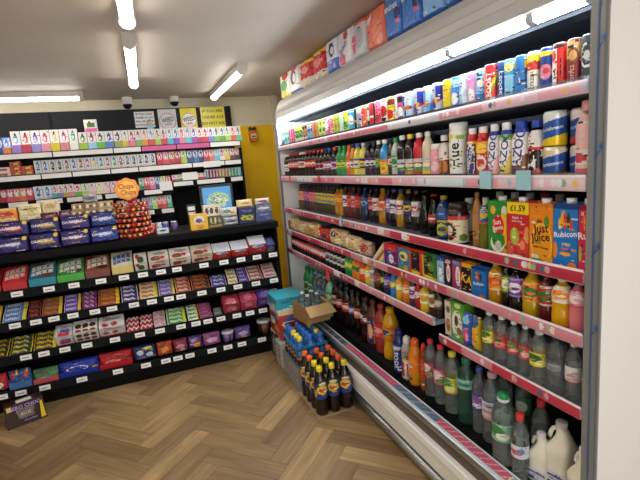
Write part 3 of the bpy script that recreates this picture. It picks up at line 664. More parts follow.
shake('black and white cow-patch bottle', 526, 540.5, 'f0eee8', ((.62, .7, 'd8382c'), (.72, .95, 'e8e4dc')), ((-.4, .5, .35, .16, '16161a'), (.45, .3, .4, .2, '16161a'), (.2, .56, .3, .08, '16161a'), (-.3, .2, .3, .1, '16161a'), (.2, .15, .4, .09, 'd8604a')), [], '1f45b0', None, r=.032, h=.198)
# stacked food tins
def tin(c1, c2, key):
    def pp(u, v):
        if abs(v - .5 - u * .12) < .24: return '2456a8'
        return c1 if v > .5 else c2
    return can(.0345, .108, pp, lid='b8a08c', txt=[('Nurishment', .0155, 'e8eef4', .5, 8)], key=key)
for (u0, u1), cols in (((542, 562.5), (('e8dcc0', '6e4a34', 'lower tin, blue sash over brown, in the stack beside shake bottles'), ('e6eef0', 'f0d222', 'upper tin, blue sash over yellow, in the stack beside shake bottles'))), ((565, 577), (('e8e0dc', 'b83a3a', 'lower tin, blue sash over red, behind the pink milk bottle'), ('e8e4e0', 'c83a44', 'upper tin, blue sash over red, behind the pink milk bottle')))):
    z = SHELF['S2'][0]; y = y_at((u0 + u1) / 2, FX + .05, z + .1); xx = FX + (.062 if u0 < 550 else .1)
    for i, (c1, c2, lab) in enumerate(cols):
        make('food_tin', lab, 'tin', tin(c1, c2, lab), (xx, y, z + .001 + i * .1085), RZ + .35, group='stacked tins on second fridge shelf')
y = y_at(588, FX + .06, 1.58)
make('milkshake_bottle', 'large pink milkshake bottle, white-red label, at near end of second fridge shelf', 'bottle', bottle('shake', .033, .232, 'f0c2c4', paint('f0c2c4', bands=((.25, .5, 'f2e4e4'),), blobs=((-.3, .36, .5, .07, 'd84a54'), (-.2, .14, .5, .06, 'd86a70'))), 'f0a8b0', m=PLAST, key='bigpink'), (FX + .062, max(y, FY0 + .037), SHELF['S2'][0] + .001), RZ + .3)

# ================================================================ third shelf
T = 'soda_bottle'
B3 = [(282, 286, 'orange squash bottle', 'pet', 'd8762e', ('e08a3a', 'white', 'orange'), 'orange'), (286, 299, 'blue-label squash bottle', 'pet', '6a5a2e', ('2a66b4', 'yellow', 'blue'), 'navy'), (299, 304, 'orange-pink label bottle', 'pet', '6a4a34', ('e88a7a', 'orange', 'f0c0a0'), 'navy'),
 (304, 309, 'purple-label bottle', 'pet', '4a3a44', ('8a5aa8', 'pink', 'magenta'), 'black'), (309, 316, 'pink-orange label bottle', 'pet', '5a3a34', ('e87a8a', 'orange', 'pink'), 'black'), (316, 335, 'dark bottle, yellow-over-blue label', 'pet', '4e4424', ('2c6cbc', 'yellow', 'e0d030'), 'navy'),
 (335, 343, 'golden juice bottle, orange label', 'pet', 'c8901e', ('e86a24', 'yellow', 'orange'), 'black'), (343, 347, 'bottle with white-purple label', 'pet', '5a2a34', ('e8d8e4', 'purple', 'white'), 'dark'), (347, 351, 'red-label juice bottle', 'pet', '7a2420', ('cc2f2c', 'orange', 'red'), 'dark'),
 (351, 355, 'dusky-pink label bottle', 'pet', '5a2c30', ('e07a84', 'red', 'pink'), 'maroon'), (355, 360, 'maroon juice bottle, orange tag', 'pet', '4a1c1e', ('a83a2c', 'orange', 'red'), 'navy'), (360, 368, 'navy-label sports bottle', 'pet', '24365a', ('23407c', 'sky', 'navy'), 'navy'), (368, 372, 'dark bottle, rose label', 'pet', '241418', ('d8a0a4', 'maroon', 'red'), 'black'),
 (372, 378, 'black bottle, white-pink label', 'pet', '201416', ('e8c8d0', 'red', 'white'), 'black'), (378, 385, 'amber bottle, cream-orange label', 'pet', 'c08a20', ('eec89a', 'orange', 'red'), 'b8862a'), (385, 389, 'purple grape bottle', 'pet', '2c1a3c', ('8a4aa4', 'white', 'lav'), 'black'),
 (389, 396, 'black bottle, lilac-white label', 'pet', '1c1420', ('d8cce8', 'purple', 'white'), '3a4a7a'), (396, 403, 'amber bottle, white label', 'pet', 'b48418', ('eeddc8', 'red', 'white'), '4a5a8a'), (403, 411, 'navy bottle, yellow sun label', 'pet', '26221c', ('24386e', 'f0c820', 'navy'), 'a88a3a'),
 (411, 419, 'dark bottle, low red-white label', 'pet', '241a1c', ('d8c8cc', 'c83a44', 'white'), 'maroon')]
for u0, u1, d, k, liq, (b_, s_, t_), cap in B3:
    place_run('S3', u0, u1, d, T, 'bottle', bottle(k, .0315, .212, liq, paint(b_, bands=((.8, 1, s_ if 'over' in d else t_), (0, .1, t_)), blobs=((0, .5, .7, .2, s_), (.1, .45, .3, .07, t_))), cap, key=d, labz=(.36, .72)), .065, front=.12, mid=.12, twist=.3)
place_run('S3', 419, 428, 'black-green glass bottle', 'glass_bottle', 'bottle', bottle('glass', .03, .215, '10140f', None, '2a2a20', key='blk'), .062, front=.1, mid=.1, n=1)
place_run('S3', 428, 436, 'cola glass bottle, red patch', 'glass_bottle', 'bottle', bottle('glass', .03, .2, '140a08', paint('140a08', blobs=((-.1, .5, .7, .4, 'c82a30'), (-.1, .5, .5, .12, 'f0e0e0'))), 'c8282c', key='ckg', labz=(.3, .55)), .062, front=.085, mid=.1, n=1)
place_run('S3', 436, 447, 'blue bottle, yellow-blue wrap', T, 'bottle', bottle('pet', .034, .2, '1c3c74', paint('1f4c9c', bands=((.52, .62, 'd8d030'),), blobs=((0, .28, .7, .2, 'd8c83a'), (0, .28, .4, .1, '2f6a3c'), (0, .8, .6, .1, '2f6cc0'))), 'c8a83a', key='bw3', labz=(.04, .7)), .069, front=.07, mid=.1, n=1)
place_run('S3', 447.5, 462, 'wide brown coffee-drink jar', 'coffee_jar', 'jar', bottle('jar', .043, .19, '2e1a16', paint('e4d8b4', bands=((.84, 1, 'c83a2c'), (0, .08, 'e8e4d8')), blobs=((-.35, .42, .5, .34, '1c1a1c'), (-.35, .46, .28, .18, 'e8dccc'), (.6, .2, .3, .14, '6a8a3a'), (-.8, .4, .3, .3, 'd8a07a'))), '2a1a18', key='jar3'), .087, front=.022, mid=.1, n=1)
place_run('S3', 464.5, 470, 'tilted-label chocolate shake, blue lettering', 'milkshake_bottle', 'bottle', bottle('shake', .0325, .19, 'f0eee6', paint('f0eee6', bands=((.86, 1, 'd8d040'), (0, .3, '6a3c28'))), 'f0f0f0', m=PLAST, txt=[('YAZOO', .044, '1c3a9c', .5, 80)], key='yz3'), .066, front=.11, mid=.1, n=1, squash=False)
place_run('S3', 471, 478, 'tall tan iced-coffee bottle', T, 'bottle', bottle('pet', .034, .225, 'b07838', paint('b88042', bands=((0, .1, 'a06a30'),)), 'a87440', key='tan3', labz=(.1, .6)), .069, front=.045, mid=.1, n=1)
place_run('S3', 478, 488, 'green-amber bottle, blue label', T, 'bottle', bottle('pet', .034, .205, '7a7420', paint('2a6ab0', bands=((.9, 1, 'e0d030'), (0, .08, 'd85a2a')), blobs=((.1, .5, .5, .24, 'e0c83a'), (.1, .6, .3, .1, '2a6ab0'))), 'e4e4e0', key='ga3', labz=(.5, .9)), .069, front=.05, mid=.1, n=1)
# juice cartons
def cart(u0, u1, d, p, side, txt, cap='e8e6e2', h=.205, name='juice_carton', where=None, shelf='S3', front=.018, dep=.07):
    z = SHELF[shelf][0]; ya, yb = y_at(u1, FX + front, z + h * .5), y_at(u0, FX + front, z + h * .5); ya = max(ya, FY0 + .004); w = (yb - ya) * .97
    make(name, f'{d} {where or WHERE[shelf]}', 'carton', carton(w, dep, h, p, side, cap, txt, key=d), (FX + front + dep / 2, (ya + yb) / 2, z + .001), RZ)
cart(488, 507, 'green fruit-drink carton with red badge', paint('2f8a36', blobs=((-.45, .84, .28, .08, 'f0a81e'), (.75, .82, .3, .1, 'd8d8c8'), (.7, .5, .5, .3, 'f0b01e'), (.1, .55, .62, .2, 'd8242c'), (0, .24, .75, .16, 'e8e8dc'), (.1, .3, .7, .14, '2f8a36'), (.1, .2, .34, .09, 'c8c4b8'), (.8, .1, .3, .06, 'f0902a')), rects=((-1, 1, .0, .05, '236a2a'),)), '2a7a30', [('Sun', .026, 'f6f0ea', 0, .62, 10), ('Exotic', .021, 'f6f0ea', .1, .52, 10)])
cart(507, 529, 'apple juice carton with yellow price top', paint('c8262c', bands=((.8, 1, 'f4d21c'), (0, .06, 'e0d8d0')), blobs=((-.3, .42, .42, .15, '9cb83a'), (-.35, .44, .2, .08, 'b8d058'), (.5, .24, .6, .17, 'd4403a'), (.4, .28, .25, .08, 'e88a6a'), (-.75, .2, .35, .13, 'e0604a'), (.85, .46, .3, .14, 'e88a5a')), rects=((-.5, .4, .02, .1, 'e4dcd4'),)), 'b8242a', [('£1.59', .030, '1a1a1a', 0, .895, 0), ('Apple', .013, 'f4e8e4', -.2, .74, 0), ('Juice Drink', .010, 'f4e8e4', -.05, .68, 0)])
cart(529, 553, 'orange juice carton with big orange slice', paint('e8861c', blobs=((.05, .36, .9, .34, 'f4c24a'), (.05, .36, .82, .3, 'ec9a20'), (.5, .73, .22, .09, '5a8a2a'), (.75, .1, .2, .06, 'e8a02a'), (-.3, .06, .6, .06, '4a8a3a')), bands=((.95, 1, 'd87412'),)), 'd87a18', [('it\'s', .018, '161614', -.1, .72, 0), ('Just', .038, '161614', .05, .6, 8), ('Juice', .038, '161614', 0, .46, 8), ('100% Orange', .011, '5a3010', 0, .3, 0)])
cart(553, 578, 'blue exotic juice carton with flame petals', paint('1f78c8', bands=((.92, 1, '173a78'),), blobs=((0, .74, .14, .12, 'e0402a'), (-.25, .76, .14, .11, 'f0a020'), (.25, .76, .14, .11, '2a3a3a'), (-.45, .7, .12, .09, 'e8c030'), (.45, .7, .12, .09, 'c83a3a'), (.6, .06, .4, .09, 'ee7c1e'), (-.85, .3, .2, .12, 'ee8a2e'), (0, .26, .45, .03, 'e8a03a'))), '1a68b4', [('Rubicon', .0245, 'f4f4f2', 0, .55, 8), ('STILL', .012, 'f4f4f2', .05, .4, 0)], h=.21)
cart(578.5, 588, 'pink juice carton beside the near fridge post', paint('d82a54', bands=((.92, 1, '8a1a3a'),), blobs=((-.6, .3, .3, .12, '9ab83a'), (.2, .74, .2, .1, 'f0a020'))), 'c82850', [('Ru', .03, 'f4f4f2', -.1, .56, 8)], h=.21)
# bottles behind the cartons on the third shelf
for u, c in ((500, 'd8d4cc'), (515, 'c8ccd0'), (530, 'd0c8c4'), (545, 'c8302c'), (560, 'd4d0cc')):
    y = y_at(u, FX + .16, 1.4)
    make('soda_bottle', f'dark bottle with {dict(zip(("d8d4cc","c8ccd0","d0c8c4","c8302c","d4d0cc"),("ivory","silver-grey","stone-grey","red","chalk-white")))[c]} cap standing behind the juice cartons', 'bottle', bottle('pet', .0315, .22, '3a2418', lp('8a5a2a', 'orange'), c, key='bh' + c), (FX + .16, y, SHELF['S3'][0] + .001), RZ)
# ================================================================ fourth shelf: bakery bags, small cartons, bottles
def lowput(u, v_or_mid, x, z): return y_at(u, x, z)
bag = lambda d, w, t, h, base, bl, fl=None: pillow(w, t, h, paint(base, blobs=bl, fleck=fl), key=d, name='bag')
BG = [(288, 292.5, 'red snack bag', 'a8242a', ((0, .5, .5, .25, '5a1418'),), .03, .1, 'snack_bag'), (293, 300, 'clear bag of bread rolls', 'd8bc80', ((-.3, .4, .4, .3, 'c89a54'), (.4, .6, .3, .3, 'e8d4a4')), .02, .12, 'bread_bag'), (301, 311, 'tan pastry bag', 'caa468', ((0, .5, .6, .3, 'e0c48c'), (.5, .8, .3, .1, 'f0e4c8')), .03, .11, 'bread_bag'),
 (311, 321, 'golden loaf bag', 'd4ac64', ((0, .4, .7, .3, 'b88840'), (.2, .8, .5, .1, 'ece0c4')), .03, .12, 'bread_bag'), (321, 332, 'red and black cake bag', 'c02a26', ((.5, .4, .3, .3, '2a1a18'), (-.4, .6, .3, .2, 'e8d8c8')), .02, .1, 'snack_bag'), (333, 349, 'cream cake bag with dark label', 'd8b884', ((-.2, .72, .3, .18, '18181a'), (-.2, .72, .16, .1, 'd8c8b0'), (.4, .3, .4, .25, 'f0dcb0')), .02, .12, 'bread_bag'),
 (349, 362, 'pale cream bun bag', 'e4cc9c', ((.2, .4, .5, .3, 'd0a860'), (-.4, .7, .3, .2, 'f4ead0')), .02, .1, 'bread_bag'), (362, 372, 'red corner pastry pack', 'd8b090', ((.4, .6, .5, .3, 'b82420'), (-.3, .3, .4, .2, 'f0e0c8')), .02, .09, 'snack_bag')]
for u0, u1, d, base, bl, fr, h, nm in BG:
    z = SHELF['S4'][0]; x = FX + .07; ya, yb = y_at(u1, x, z + .05), min(FY1 - .008, y_at(u0, x, z + .05)); w = (yb - ya) * .94
    make(nm, f'{d} {WHERE["S4"]}', 'bag', pillow(w, .09, h, paint(base, blobs=bl, fleck=('f6eedc', .03)), key=d, name='bag'), (x, (ya + yb) / 2, z + .002), RZ + RNG.uniform(-.02, .02), rx=0)
# wedge sandwich pack
z = SHELF['S4'][0]; x = FX + .03; ya, yb = y_at(384, x, z + .06), y_at(371, x, z + .06); w = yb - ya
sw = MB().prism([(-w / 2, 0), (w / 2, 0), (w / 2, .125)], -.03, .03, lambda i: 'e8dcb8')
fl = MB()
for k, c in enumerate(('e8d8a8', 'a8743a', 'e8d8a8', 'c8b48c')):
    s0, s1 = .1 + k * .2, .28 + k * .2
    fl.prism([(-w / 2 + w * s0, .002), (-w / 2 + w * s1, .002), (w / 2 - .002, .125 * (1 - s1)), (w / 2 - .002, .125 * (1 - s0) - .002)], -.033, -.0305, c)
make('sandwich_pack', f'triangular striped sandwich pack {WHERE["S4"]}', 'sandwich', [('pack', sw.mesh('pack', PRINT)), ('filling', fl.mesh('filling', MATTE))], (x + .03, (ya + yb) / 2, z + .001), RZ)
C4 = [(384, 397, 'purple-red kids carton', paint('4a2a78', bands=((.75, 1, 'd82a3a'),), blobs=((.1, .4, .4, .2, 'e8e0ec'), (-.4, .3, .2, .2, '8a3a9a'))), 'c82838', [], .125), (398, 409.5, 'blue fruit carton, yellow name', paint('2a7ab8', bands=((0, .3, '4a9a5a'),), blobs=((0, .68, .75, .2, 'e8dc4a'), (-.2, .66, .4, .08, '2a5a8a'), (.3, .2, .4, .12, 'e89a3a'))), 'd84a2c', [], .125),
 (409.5, 422, 'red and black multipack carton', paint('1c1416', bands=((0, .24, 'e8b820'),), rects=((-1, -.7, 0, 1, 'e0402a'), (.65, 1, 0, 1, 'd83a28')), blobs=((0, .08, .7, .12, 'f0d030'),)), 'e0402a', [], .125), (422, 437, 'green and black multipack carton', paint('1c2a1c', bands=((0, .22, 'e8cc28'),), rects=((.45, 1, .2, 1, '2c7a34'), (-1, -.75, 0, 1, 'd8a828')), blobs=((.2, .6, .4, .2, '6a8a2a'), (0, .1, .7, .12, 'f0e040'))), '2c7a34', [], .125),
 (437, 444, 'pale blue milk carton', paint('9cc0e4', bands=((.85, 1, '2a4a9c'),), blobs=((0, .4, .6, .25, 'e4ecf4'),)), '2a4a9c', [], .135), (444, 452, 'black and pink pudding carton', paint('241a28', blobs=((.1, .52, .5, .3, 'f0e0d8'), (.1, .52, .3, .2, 'e8a0a4'), (0, .9, .7, .07, 'd8a08a'))), '241a28', [], .135), (452, 461.5, 'rose and white pudding carton', paint('9a3a68', blobs=((.25, .52, .5, .32, 'f2e6dc'), (.25, .52, .3, .2, 'e8b0a8'), (0, .93, .8, .06, '4a8ac4'))), '8a345c', [], .135),
 (461.5, 471.5, 'black carton with yellow letters', paint('161614', bands=((.88, 1, 'e8a81e'), (0, .1, 'e8a81e'))), 'd8981c', [('KA', .05, 'f2c01e', 0, .5, -12)], .135), (471.5, 486, 'small blue juice carton with petals', paint('1f6fc0', bands=((.92, 1, '173a78'),), blobs=((0, .72, .12, .14, 'e0402a'), (-.28, .74, .14, .12, 'f0a020'), (.28, .72, .14, .12, '2a3a3a'), (.4, .1, .4, .09, 'e86a2a'))), '1a62b0', [('Rubicon', .018, 'f4f4f2', 0, .5, 8)], .13)]
for u0, u1, d, p, side, tx, h in C4: cart(u0, u1, d, p, side, tx, cap=None, h=h, shelf='S4', front=.02, dep=.05)
B4 = [(487.5, 500, 'amber bottle, orange-red label', 'b07a12', ('e89a3a', 'd85a2a', 'e8c88a'), 'c8a030'), (500, 508, 'black bottle, yellow-green label', '1a1412', ('b8c83a', 'f0f0e0', '3a6a2a'), 'black'), (508, 521, 'dark bottle, violet label', '1c1018', ('6a3aa0', 'f0ecf4', 'a88ad0'), 'black'), (521, 537, 'yellow-amber bottle, vivid orange label', 'b8920e', ('ee7a1a', '3a7a34', 'e8a83a'), 'c8921a'),
 (537, 550, 'deep red bottle, green badge', '5a1014', ('b8302a', '3a7a3a', 'd8c8b8'), '6a1418'), (550, 567, 'mango juice bottle, white cap', 'd8a012', ('f0dcc0', 'e8921e', 'f4eee0'), 'f0ece8'), (567, 581.5, 'pink guava bottle, blue cap', 'e07a86', ('f0a8b8', 'f6e4e8', 'd84a6a'), '3f86c8'), (584, 594, 'blue berry bottle by post', '2a62a8', ('3a72b8', 'f0f0f4', '2a4a8a'), '2a4a8a')]
for u0, u1, d, liq, (b_, s_, t_), cap in B4:
    big = u0 >= 550
    place_run('S4', u0, u1, d, 'juice_bottle', 'bottle', bottle('pet', .0345 if not big else .036, .168, liq, paint(b_, bands=((.9, 1, t_), (0, .1, t_)), blobs=((0, .5, .6, .28, s_), (.1, .45, .3, .08, b_))), cap, key=d, labz=(.34, .74) if not big else (.5, .82)), .07, front=.015 if u0 < 584 else .1, mid=.07, n=1)

# ================================================================ long low shelf
B5 = [(291, 300, 'far-post red-label bottle', '2a1014', ('c82a30', 'white', 'red'), 'd83a3a'), (300, 312, 'crimson-label cola bottle', '22100f', ('c0242c', 'e8c8c8', 'c0242c'), 'c82a30'), (312, 326, 'cherry-label cola bottle', '260f12', ('b8202c', 'f0d8d8', '8a1a2a'), 'c82a30'), (326, 345, 'black bottle, white-grey label', '16120f', ('cfcfd2', '2a2a30', 'silver'), 'black'), (345, 352, 'green lemon-lime bottle', '2c8a44', ('38a84c', 'e8e04a', 'green'), 'green'),
 (352, 360, 'orange bottle, green leaf', 'e0801e', ('e88a24', '3a8a3a', 'orange'), 'orange'), (360, 365, 'blood-orange soda bottle', 'd8581e', ('d8482a', 'f0d0a0', 'red'), 'e8702a'), (365, 370, 'lemon soda bottle', 'e0b82a', ('e8c83a', 'f6f0d0', 'e88a2a'), 'yellow'), (370, 374, 'pale grey tonic bottle', 'b0b4b4', ('c8ccd0', 'grey', 'white'), 'silver'), (374, 380, 'brown ginger bottle, round badge', '4a241a', ('6a3424', 'c8503a', 'brown'), 'maroon'),
 (380, 384, 'black bottle, lime badge', '1a1a14', ('2a3a20', 'c8d85a', 'dark'), 'dark'), (384, 390, 'violet grape soda bottle', '33204a', ('4a2f7a', 'lav', 'purple'), 'purple'), (390, 396, 'bright blue soda bottle', '2a84c8', ('2f92d4', 'f0e04a', 'blue'), 'blue'), (396, 402, 'yellow pineapple soda bottle', 'd8a21a', ('e0b02a', 'f4e8a8', 'e89a2a'), 'e8b82a'), (402, 409, 'tangerine soda bottle', 'd8761a', ('e08424', 'f4d8a8', 'd8602a'), 'd8702a'), (409, 414, 'lilac-white label bottle', '4a3450', ('e0d8e8', 'purple', 'white'), 'white'),
 (414, 420, 'red cherry soda bottle', 'b8242c', ('c8303a', 'f0d8d8', 'maroon'), 'red'), (420, 428, 'yellow bottle, white-blue label', 'd8b024', ('f0e8d0', 'd8a024', 'e8c83a'), 'e8c030'), (428, 434, 'brown bottle, cream label', '4a3020', ('e0d0b8', '8a5a3a', 'cream'), 'dark'), (434, 440, 'dark bottle near shelf step', '241c18', ('4a3a30', 'c8b8a0', 'dark'), 'black')]
for u0, u1, d, liq, (b_, s_, t_), cap in B5:
    place_run('S5', u0, u1, d, 'soda_bottle', 'bottle', bottle('pet', .03, .148, liq, paint(b_, bands=((.88, 1, t_), (0, .1, t_)), blobs=((0, .5, .65, .26, s_),)), cap, key=d, labz=(.3, .72)), .062, front=.02, mid=.07, twist=.3)
# ================================================================ short low shelf
cart(445, 451, 'white-brown oat carton', paint('e4dccc', blobs=((0, .3, .7, .2, 'a86a3a'), (.1, .75, .6, .1, '6a4a34'))), 'd8ccb8', [], cap=None, h=.165, shelf='S6', front=.05, dep=.06)
cart(451.2, 464, 'tall green juice carton', paint('7ab83a', blobs=((-.1, .42, .8, .36, 'f0ece0'), (-.2, .5, .3, .14, '5a3a28'), (.2, .25, .4, .1, '8a6a4a'), (0, .9, .5, .06, 'd8f0a8')), bands=((.8, 1, '5aa832'),)), '6aa832', [], cap=None, h=.178, shelf='S6', front=.045, dep=.06)
for u0, u1, d, base, bl in ((464.5, 474, 'blue drink pouch with pink fruit', '2a5ab8', ((0, .35, .6, .22, 'e0508a'), (.2, .3, .3, .12, 'f0a8c0'), (0, .8, .7, .12, '8ac8ec'))), (474.5, 481, 'yellow drink pouch with blue top', 'e8c42a', ((0, .85, .9, .16, '2a5aa8'), (0, .4, .4, .2, 'ee8a2a')))):
    z = SHELF['S6'][0]; x = FX + .05; ya, yb = y_at(u1, x, z + .07), y_at(u0, x, z + .07)
    make('drink_pouch', f'{d} {WHERE["S6"]}', 'pouch', pillow((yb - ya), .04, .15, paint(base, blobs=bl), key=d, name='pouch'), (x, (ya + yb) / 2, z + .001), RZ)
WL = lambda a, b_, c='white': paint(a, blobs=((-.1, .55, .55, .36, b_), (0, .3, .7, .12, c)))
for u0, u1, d, lab in ((481.5, 493, 'flavoured water bottle, yellow lemon label', paint('e8d83a', blobs=((-.2, .7, .5, .26, '3a7a3a'), (.2, .3, .6, .2, 'f4ec8a')))), (493, 505.5, 'flavoured water bottle, red strawberry label', paint('d8404a', blobs=((-.2, .72, .5, .22, '3a7a3a'), (0, .35, .6, .2, 'e88a8a')))), (505.5, 517, 'flavoured water bottle, scarlet berry label', paint('d0343c', blobs=((-.1, .7, .5, .24, '4a8a3c'), (.2, .3, .5, .18, 'f0b0a8')))), (517, 528, 'flavoured water bottle, rose-red label', paint('d8505c', blobs=((-.3, .6, .4, .24, '3a7a44'), (.3, .35, .5, .2, 'f0c0c0')))), (528, 544.5, 'flavoured water bottle, bright yellow label', paint('ecd93c', blobs=((-.2, .62, .6, .3, '2f6a3a'), (.4, .3, .4, .2, 'f6f0a0'))))):
    place_run('S6', u0, u1, d, 'water_bottle', 'bottle', bottle('water', .033, .195, 'f2f8f8', lab, 'e4e8e8', m=WATER, key=d), .067, front=.015, mid=.08, n=1)
place_run('S6', 544.5, 563, 'plain ribbed water bottle, smoky label', 'water_bottle', 'bottle', bottle('water', .036, .2, 'e8eef0', paint('5c6068', blobs=((0, .5, .5, .3, '82868e'),)), '3a3c42', m=WATER, key='smoke'), .073, front=.015, mid=.08, n=1)
place_run('S6', 563, 578.5, 'water bottle, white-pink name label', 'water_bottle', 'bottle', bottle('water', .034, .2, 'ecf3f6', paint('dfe2e6', bands=((0, .2, 'e8b0b4'),)), 'e8dce0', m=WATER, txt=[('evian', .016, 'd8505c', .47, 0)], key='ev6'), .07, front=.015, mid=.08, n=1)
place_run('S6', 578.5, 592, 'water bottle, olive label, by post', 'water_bottle', 'bottle', bottle('water', .033, .195, 'e8f2ec', paint('4a5a3a', blobs=((0, .5, .5, .2, 'c8ccb0'),)), '3a6a44', m=WATER, key='ol6'), .067, front=.015, mid=.08, n=1)

# ================================================================ fridge floor: large bottles and milk
DZ = .3435
def deck(u0, u1, d, kind, r, h, liq, lab, cap, m=None, txt=None, labz=None, front=.1, n=1, name='large_soda_bottle', mid=.14, collar=None):
    place_run('D', u0, u1, d, name, 'bottle', bottle(kind, r, h, liq, lab, cap, m=m, txt=txt, labz=labz, key=d, collar=collar), r * 2.05, z=DZ, front=front, mid=mid, n=n, squash=True, twist=.25)
deck(293, 303, 'dark red-white label pop bottle', 'pet', .045, .3, '1c1416', paint('c8343a', bands=((.5, .75, 'e8e4e4'),)), 'dark', n=2)
deck(304, 313, 'green glass-look bottle, pale label', 'pet', .045, .31, '3a9a5a', paint('cfe0d0', blobs=((0, .5, .6, .3, '3a9a4a'),)), 'green', n=2)
deck(313, 326, 'clear water bottle, blue-yellow label', 'water', .044, .31, 'f0f6f8', paint('5a94cc', bands=((.4, .7, 'd8c83a'),), blobs=((0, .55, .5, .12, '3a5a7a'),)), '9cc0dc', m=WATER, name='large_water_bottle', n=3)
deck(327, 331.3, 'lemonade bottle, lime label', 'cola', .05, .32, '8ac8a4', paint('3aa84a', blobs=((0, .5, .5, .3, 'e8e8d0'),)), '2fa04a', n=1, front=.09)
CO = [(332.5, 337, 'cola bottle, white-red label', ('e4dcd8', 'c82a30', 'white')), (337, 343, 'cola bottle, bright red label', ('d02a30', 'white', 'red')), (343, 349, 'cola bottle, tomato-red label', ('d8382c', 'f0dcd0', 'red')), (349, 354, 'cola bottle, blue label', ('2a4aa0', 'e8e8f0', 'navy')), (354, 359, 'cola bottle, orange-red label', ('e0562c', 'white', 'orange'))]
for u0, u1, d, (b_, s_, t_) in CO: deck(u0, u1, d, 'cola', .05, .325, '170c0a', paint(b_, bands=((.9, 1, t_), (0, .08, t_)), blobs=((0, .5, .7, .2, s_),)), '1a1a1c', labz=(.42, .64))
deck(361, 368, 'dark cherry bottle, patchy white label', 'cola', .05, .325, '2a0e10', paint('3a1a1c', blobs=((-.3, .7, .3, .2, 'e4dcd8'), (.3, .4, .4, .2, 'e4dcd8'), (-.1, .2, .3, .15, '8a1a24'))), '3a1418')
deck(367, 376, 'brown-orange bottle, orange-blue label', 'pet', .05, .33, '5a2412', paint('e0762a', rects=((-.35, .35, 0, 1, '28307a'),), blobs=((0, .5, .25, .3, 'f0b88a'),)), '5a2a1a', labz=(.1, .62))
deck(375, 384, 'red cherryade bottle', 'pet', .05, .33, '9a3a30', paint('d0343a', blobs=((0, .5, .6, .2, 'e8a8a0'),)), 'a83a34', labz=(.35, .62))
deck(383.3, 393.5, 'yellow-orange soda bottle, navy script', 'cola', .053, .335, 'd8a01e', paint('ee7a24', blobs=((0, .55, .7, .3, 'f0902e'), (-.2, .6, .5, .16, '24387c'), (.3, .4, .3, .1, '3a8a3a'))), 'e0a020', labz=(.4, .66))
deck(392.5, 402.5, 'navy sports-drink bottle, white lettering', 'sport', .037, .265, '1a2c6e', paint('1b2f7c', blobs=((0, .86, .7, .06, 'c8d0e8'),)), '1a2a66', txt=[('BOOST', .04, 'dfe6f4', .36, 90)], front=.06, name='sports_bottle', mid=.12)
deck(401.5, 409, 'clear bottle, red-white striped label', 'sport', .033, .25, 'a8a6a2', paint('d8d4d0', bands=((.62, .72, 'e8d030'), (.72, 1, '8a8a8c')), rects=((-.5, .1, .05, .55, 'c83a44'), (.3, .5, .05, .55, 'c83a44'))), 'd8d8d4', front=.06, name='sports_bottle', mid=.12)
deck(408, 418.5, 'orange energy bottle, orange cap', 'sport', .038, .262, 'd07a12', paint('e0741c', bands=((0, .4, 'cf8a1c'), (.66, .7, 'f0a83a')), blobs=((0, .75, .6, .12, 'ee8a2e'),)), 'e8641c', front=.06, name='sports_bottle', mid=.12)
deck(418.8, 423.6, 'red-orange energy bottle, red cap', 'sport', .037, .26, '9a3a14', paint('c8401c', bands=((0, .4, 'a85a1a'),), blobs=((0, .75, .6, .12, 'e06a4a'),)), 'd0302a', front=.06, name='sports_bottle', mid=.12)
for u0, u1, d, lab in ((424, 432.8, 'still-water bottle, red berry label', paint('d8485a', blobs=((-.2, .65, .5, .3, 'e8dcdc'), (.3, .3, .4, .2, '4a8a3c')))), (433.4, 443.2, 'still-water bottle, pink fruit label', paint('e0587c', blobs=((-.1, .6, .6, .3, 'f0d0d8'), (.3, .25, .4, .16, '5a9a4a')))), (443.6, 456.5, 'still-water bottle, yellow citrus label', paint('dccf3a', blobs=((-.2, .66, .5, .3, '3f8a46'), (.2, .3, .5, .18, 'f2ec9a'))))):
    deck(u0, u1, d, 'water', .043, .31, 'f0f7f8', lab, 'c8304a' if 'yellow' not in d else 'd8c83a', m=WATER, front=.06, name='large_water_bottle')
deck(456, 471.5, 'sea-green sparkling bottle', 'pet', .045, .32, '7cc8b0', paint('8cc4b4', blobs=((0, .5, .5, .2, '3a7a6a'),)), '2a7a5a', m=WATER, front=.06, name='large_water_bottle', labz=(.56, .7))
deck(470.5, 482, 'water bottle, violet-blue label', 'water', .043, .31, 'eef3f8', paint('3a4a9a', blobs=((0, .6, .7, .3, '8a5ab0'), (0, .3, .5, .14, 'e8e4f0'))), '4a5aa8', m=WATER, front=.06, name='large_water_bottle')
deck(481.5, 497, 'water bottle, white mountain label', 'water', .044, .32, 'eef5f6', paint('e4e6ea', bands=((0, .18, 'dca8b0'),), blobs=((0, .8, .5, .14, '9ab8d4'),)), 'd8a8b8', m=WATER, txt=[('evian', .028, 'd0505c', .48, 0)], front=.06, name='large_water_bottle')
deck(495, 507, 'water bottle, tall, leafy label, rear', 'water', .044, .31, 'ecf5f2', paint('4a8a5a', blobs=((0, .5, .6, .3, 'dfe8dc'),)), '2f9a54', m=WATER, front=.15, name='large_water_bottle')
deck(514, 527, 'water bottle, green cap, behind red cap', 'water', .044, .31, 'ecf5f2', paint('5a8a6a', blobs=((0, .5, .6, .3, 'dfe8dc'),)), '2f8a4c', m=WATER, front=.2, name='large_water_bottle')
deck(489, 511, 'big clear bottle, green cap, volcano label', 'water', .047, .30, 'f0f8f8', paint('8fb8a0', blobs=((-.2, .6, .5, .3, '3f8a4a'), (.2, .3, .4, .2, 'dfe8d0'))), '2f9a5c', m=WATER, front=-.0, name='large_water_bottle', collar=(.5, .89, .925, 'e8f0ec'))
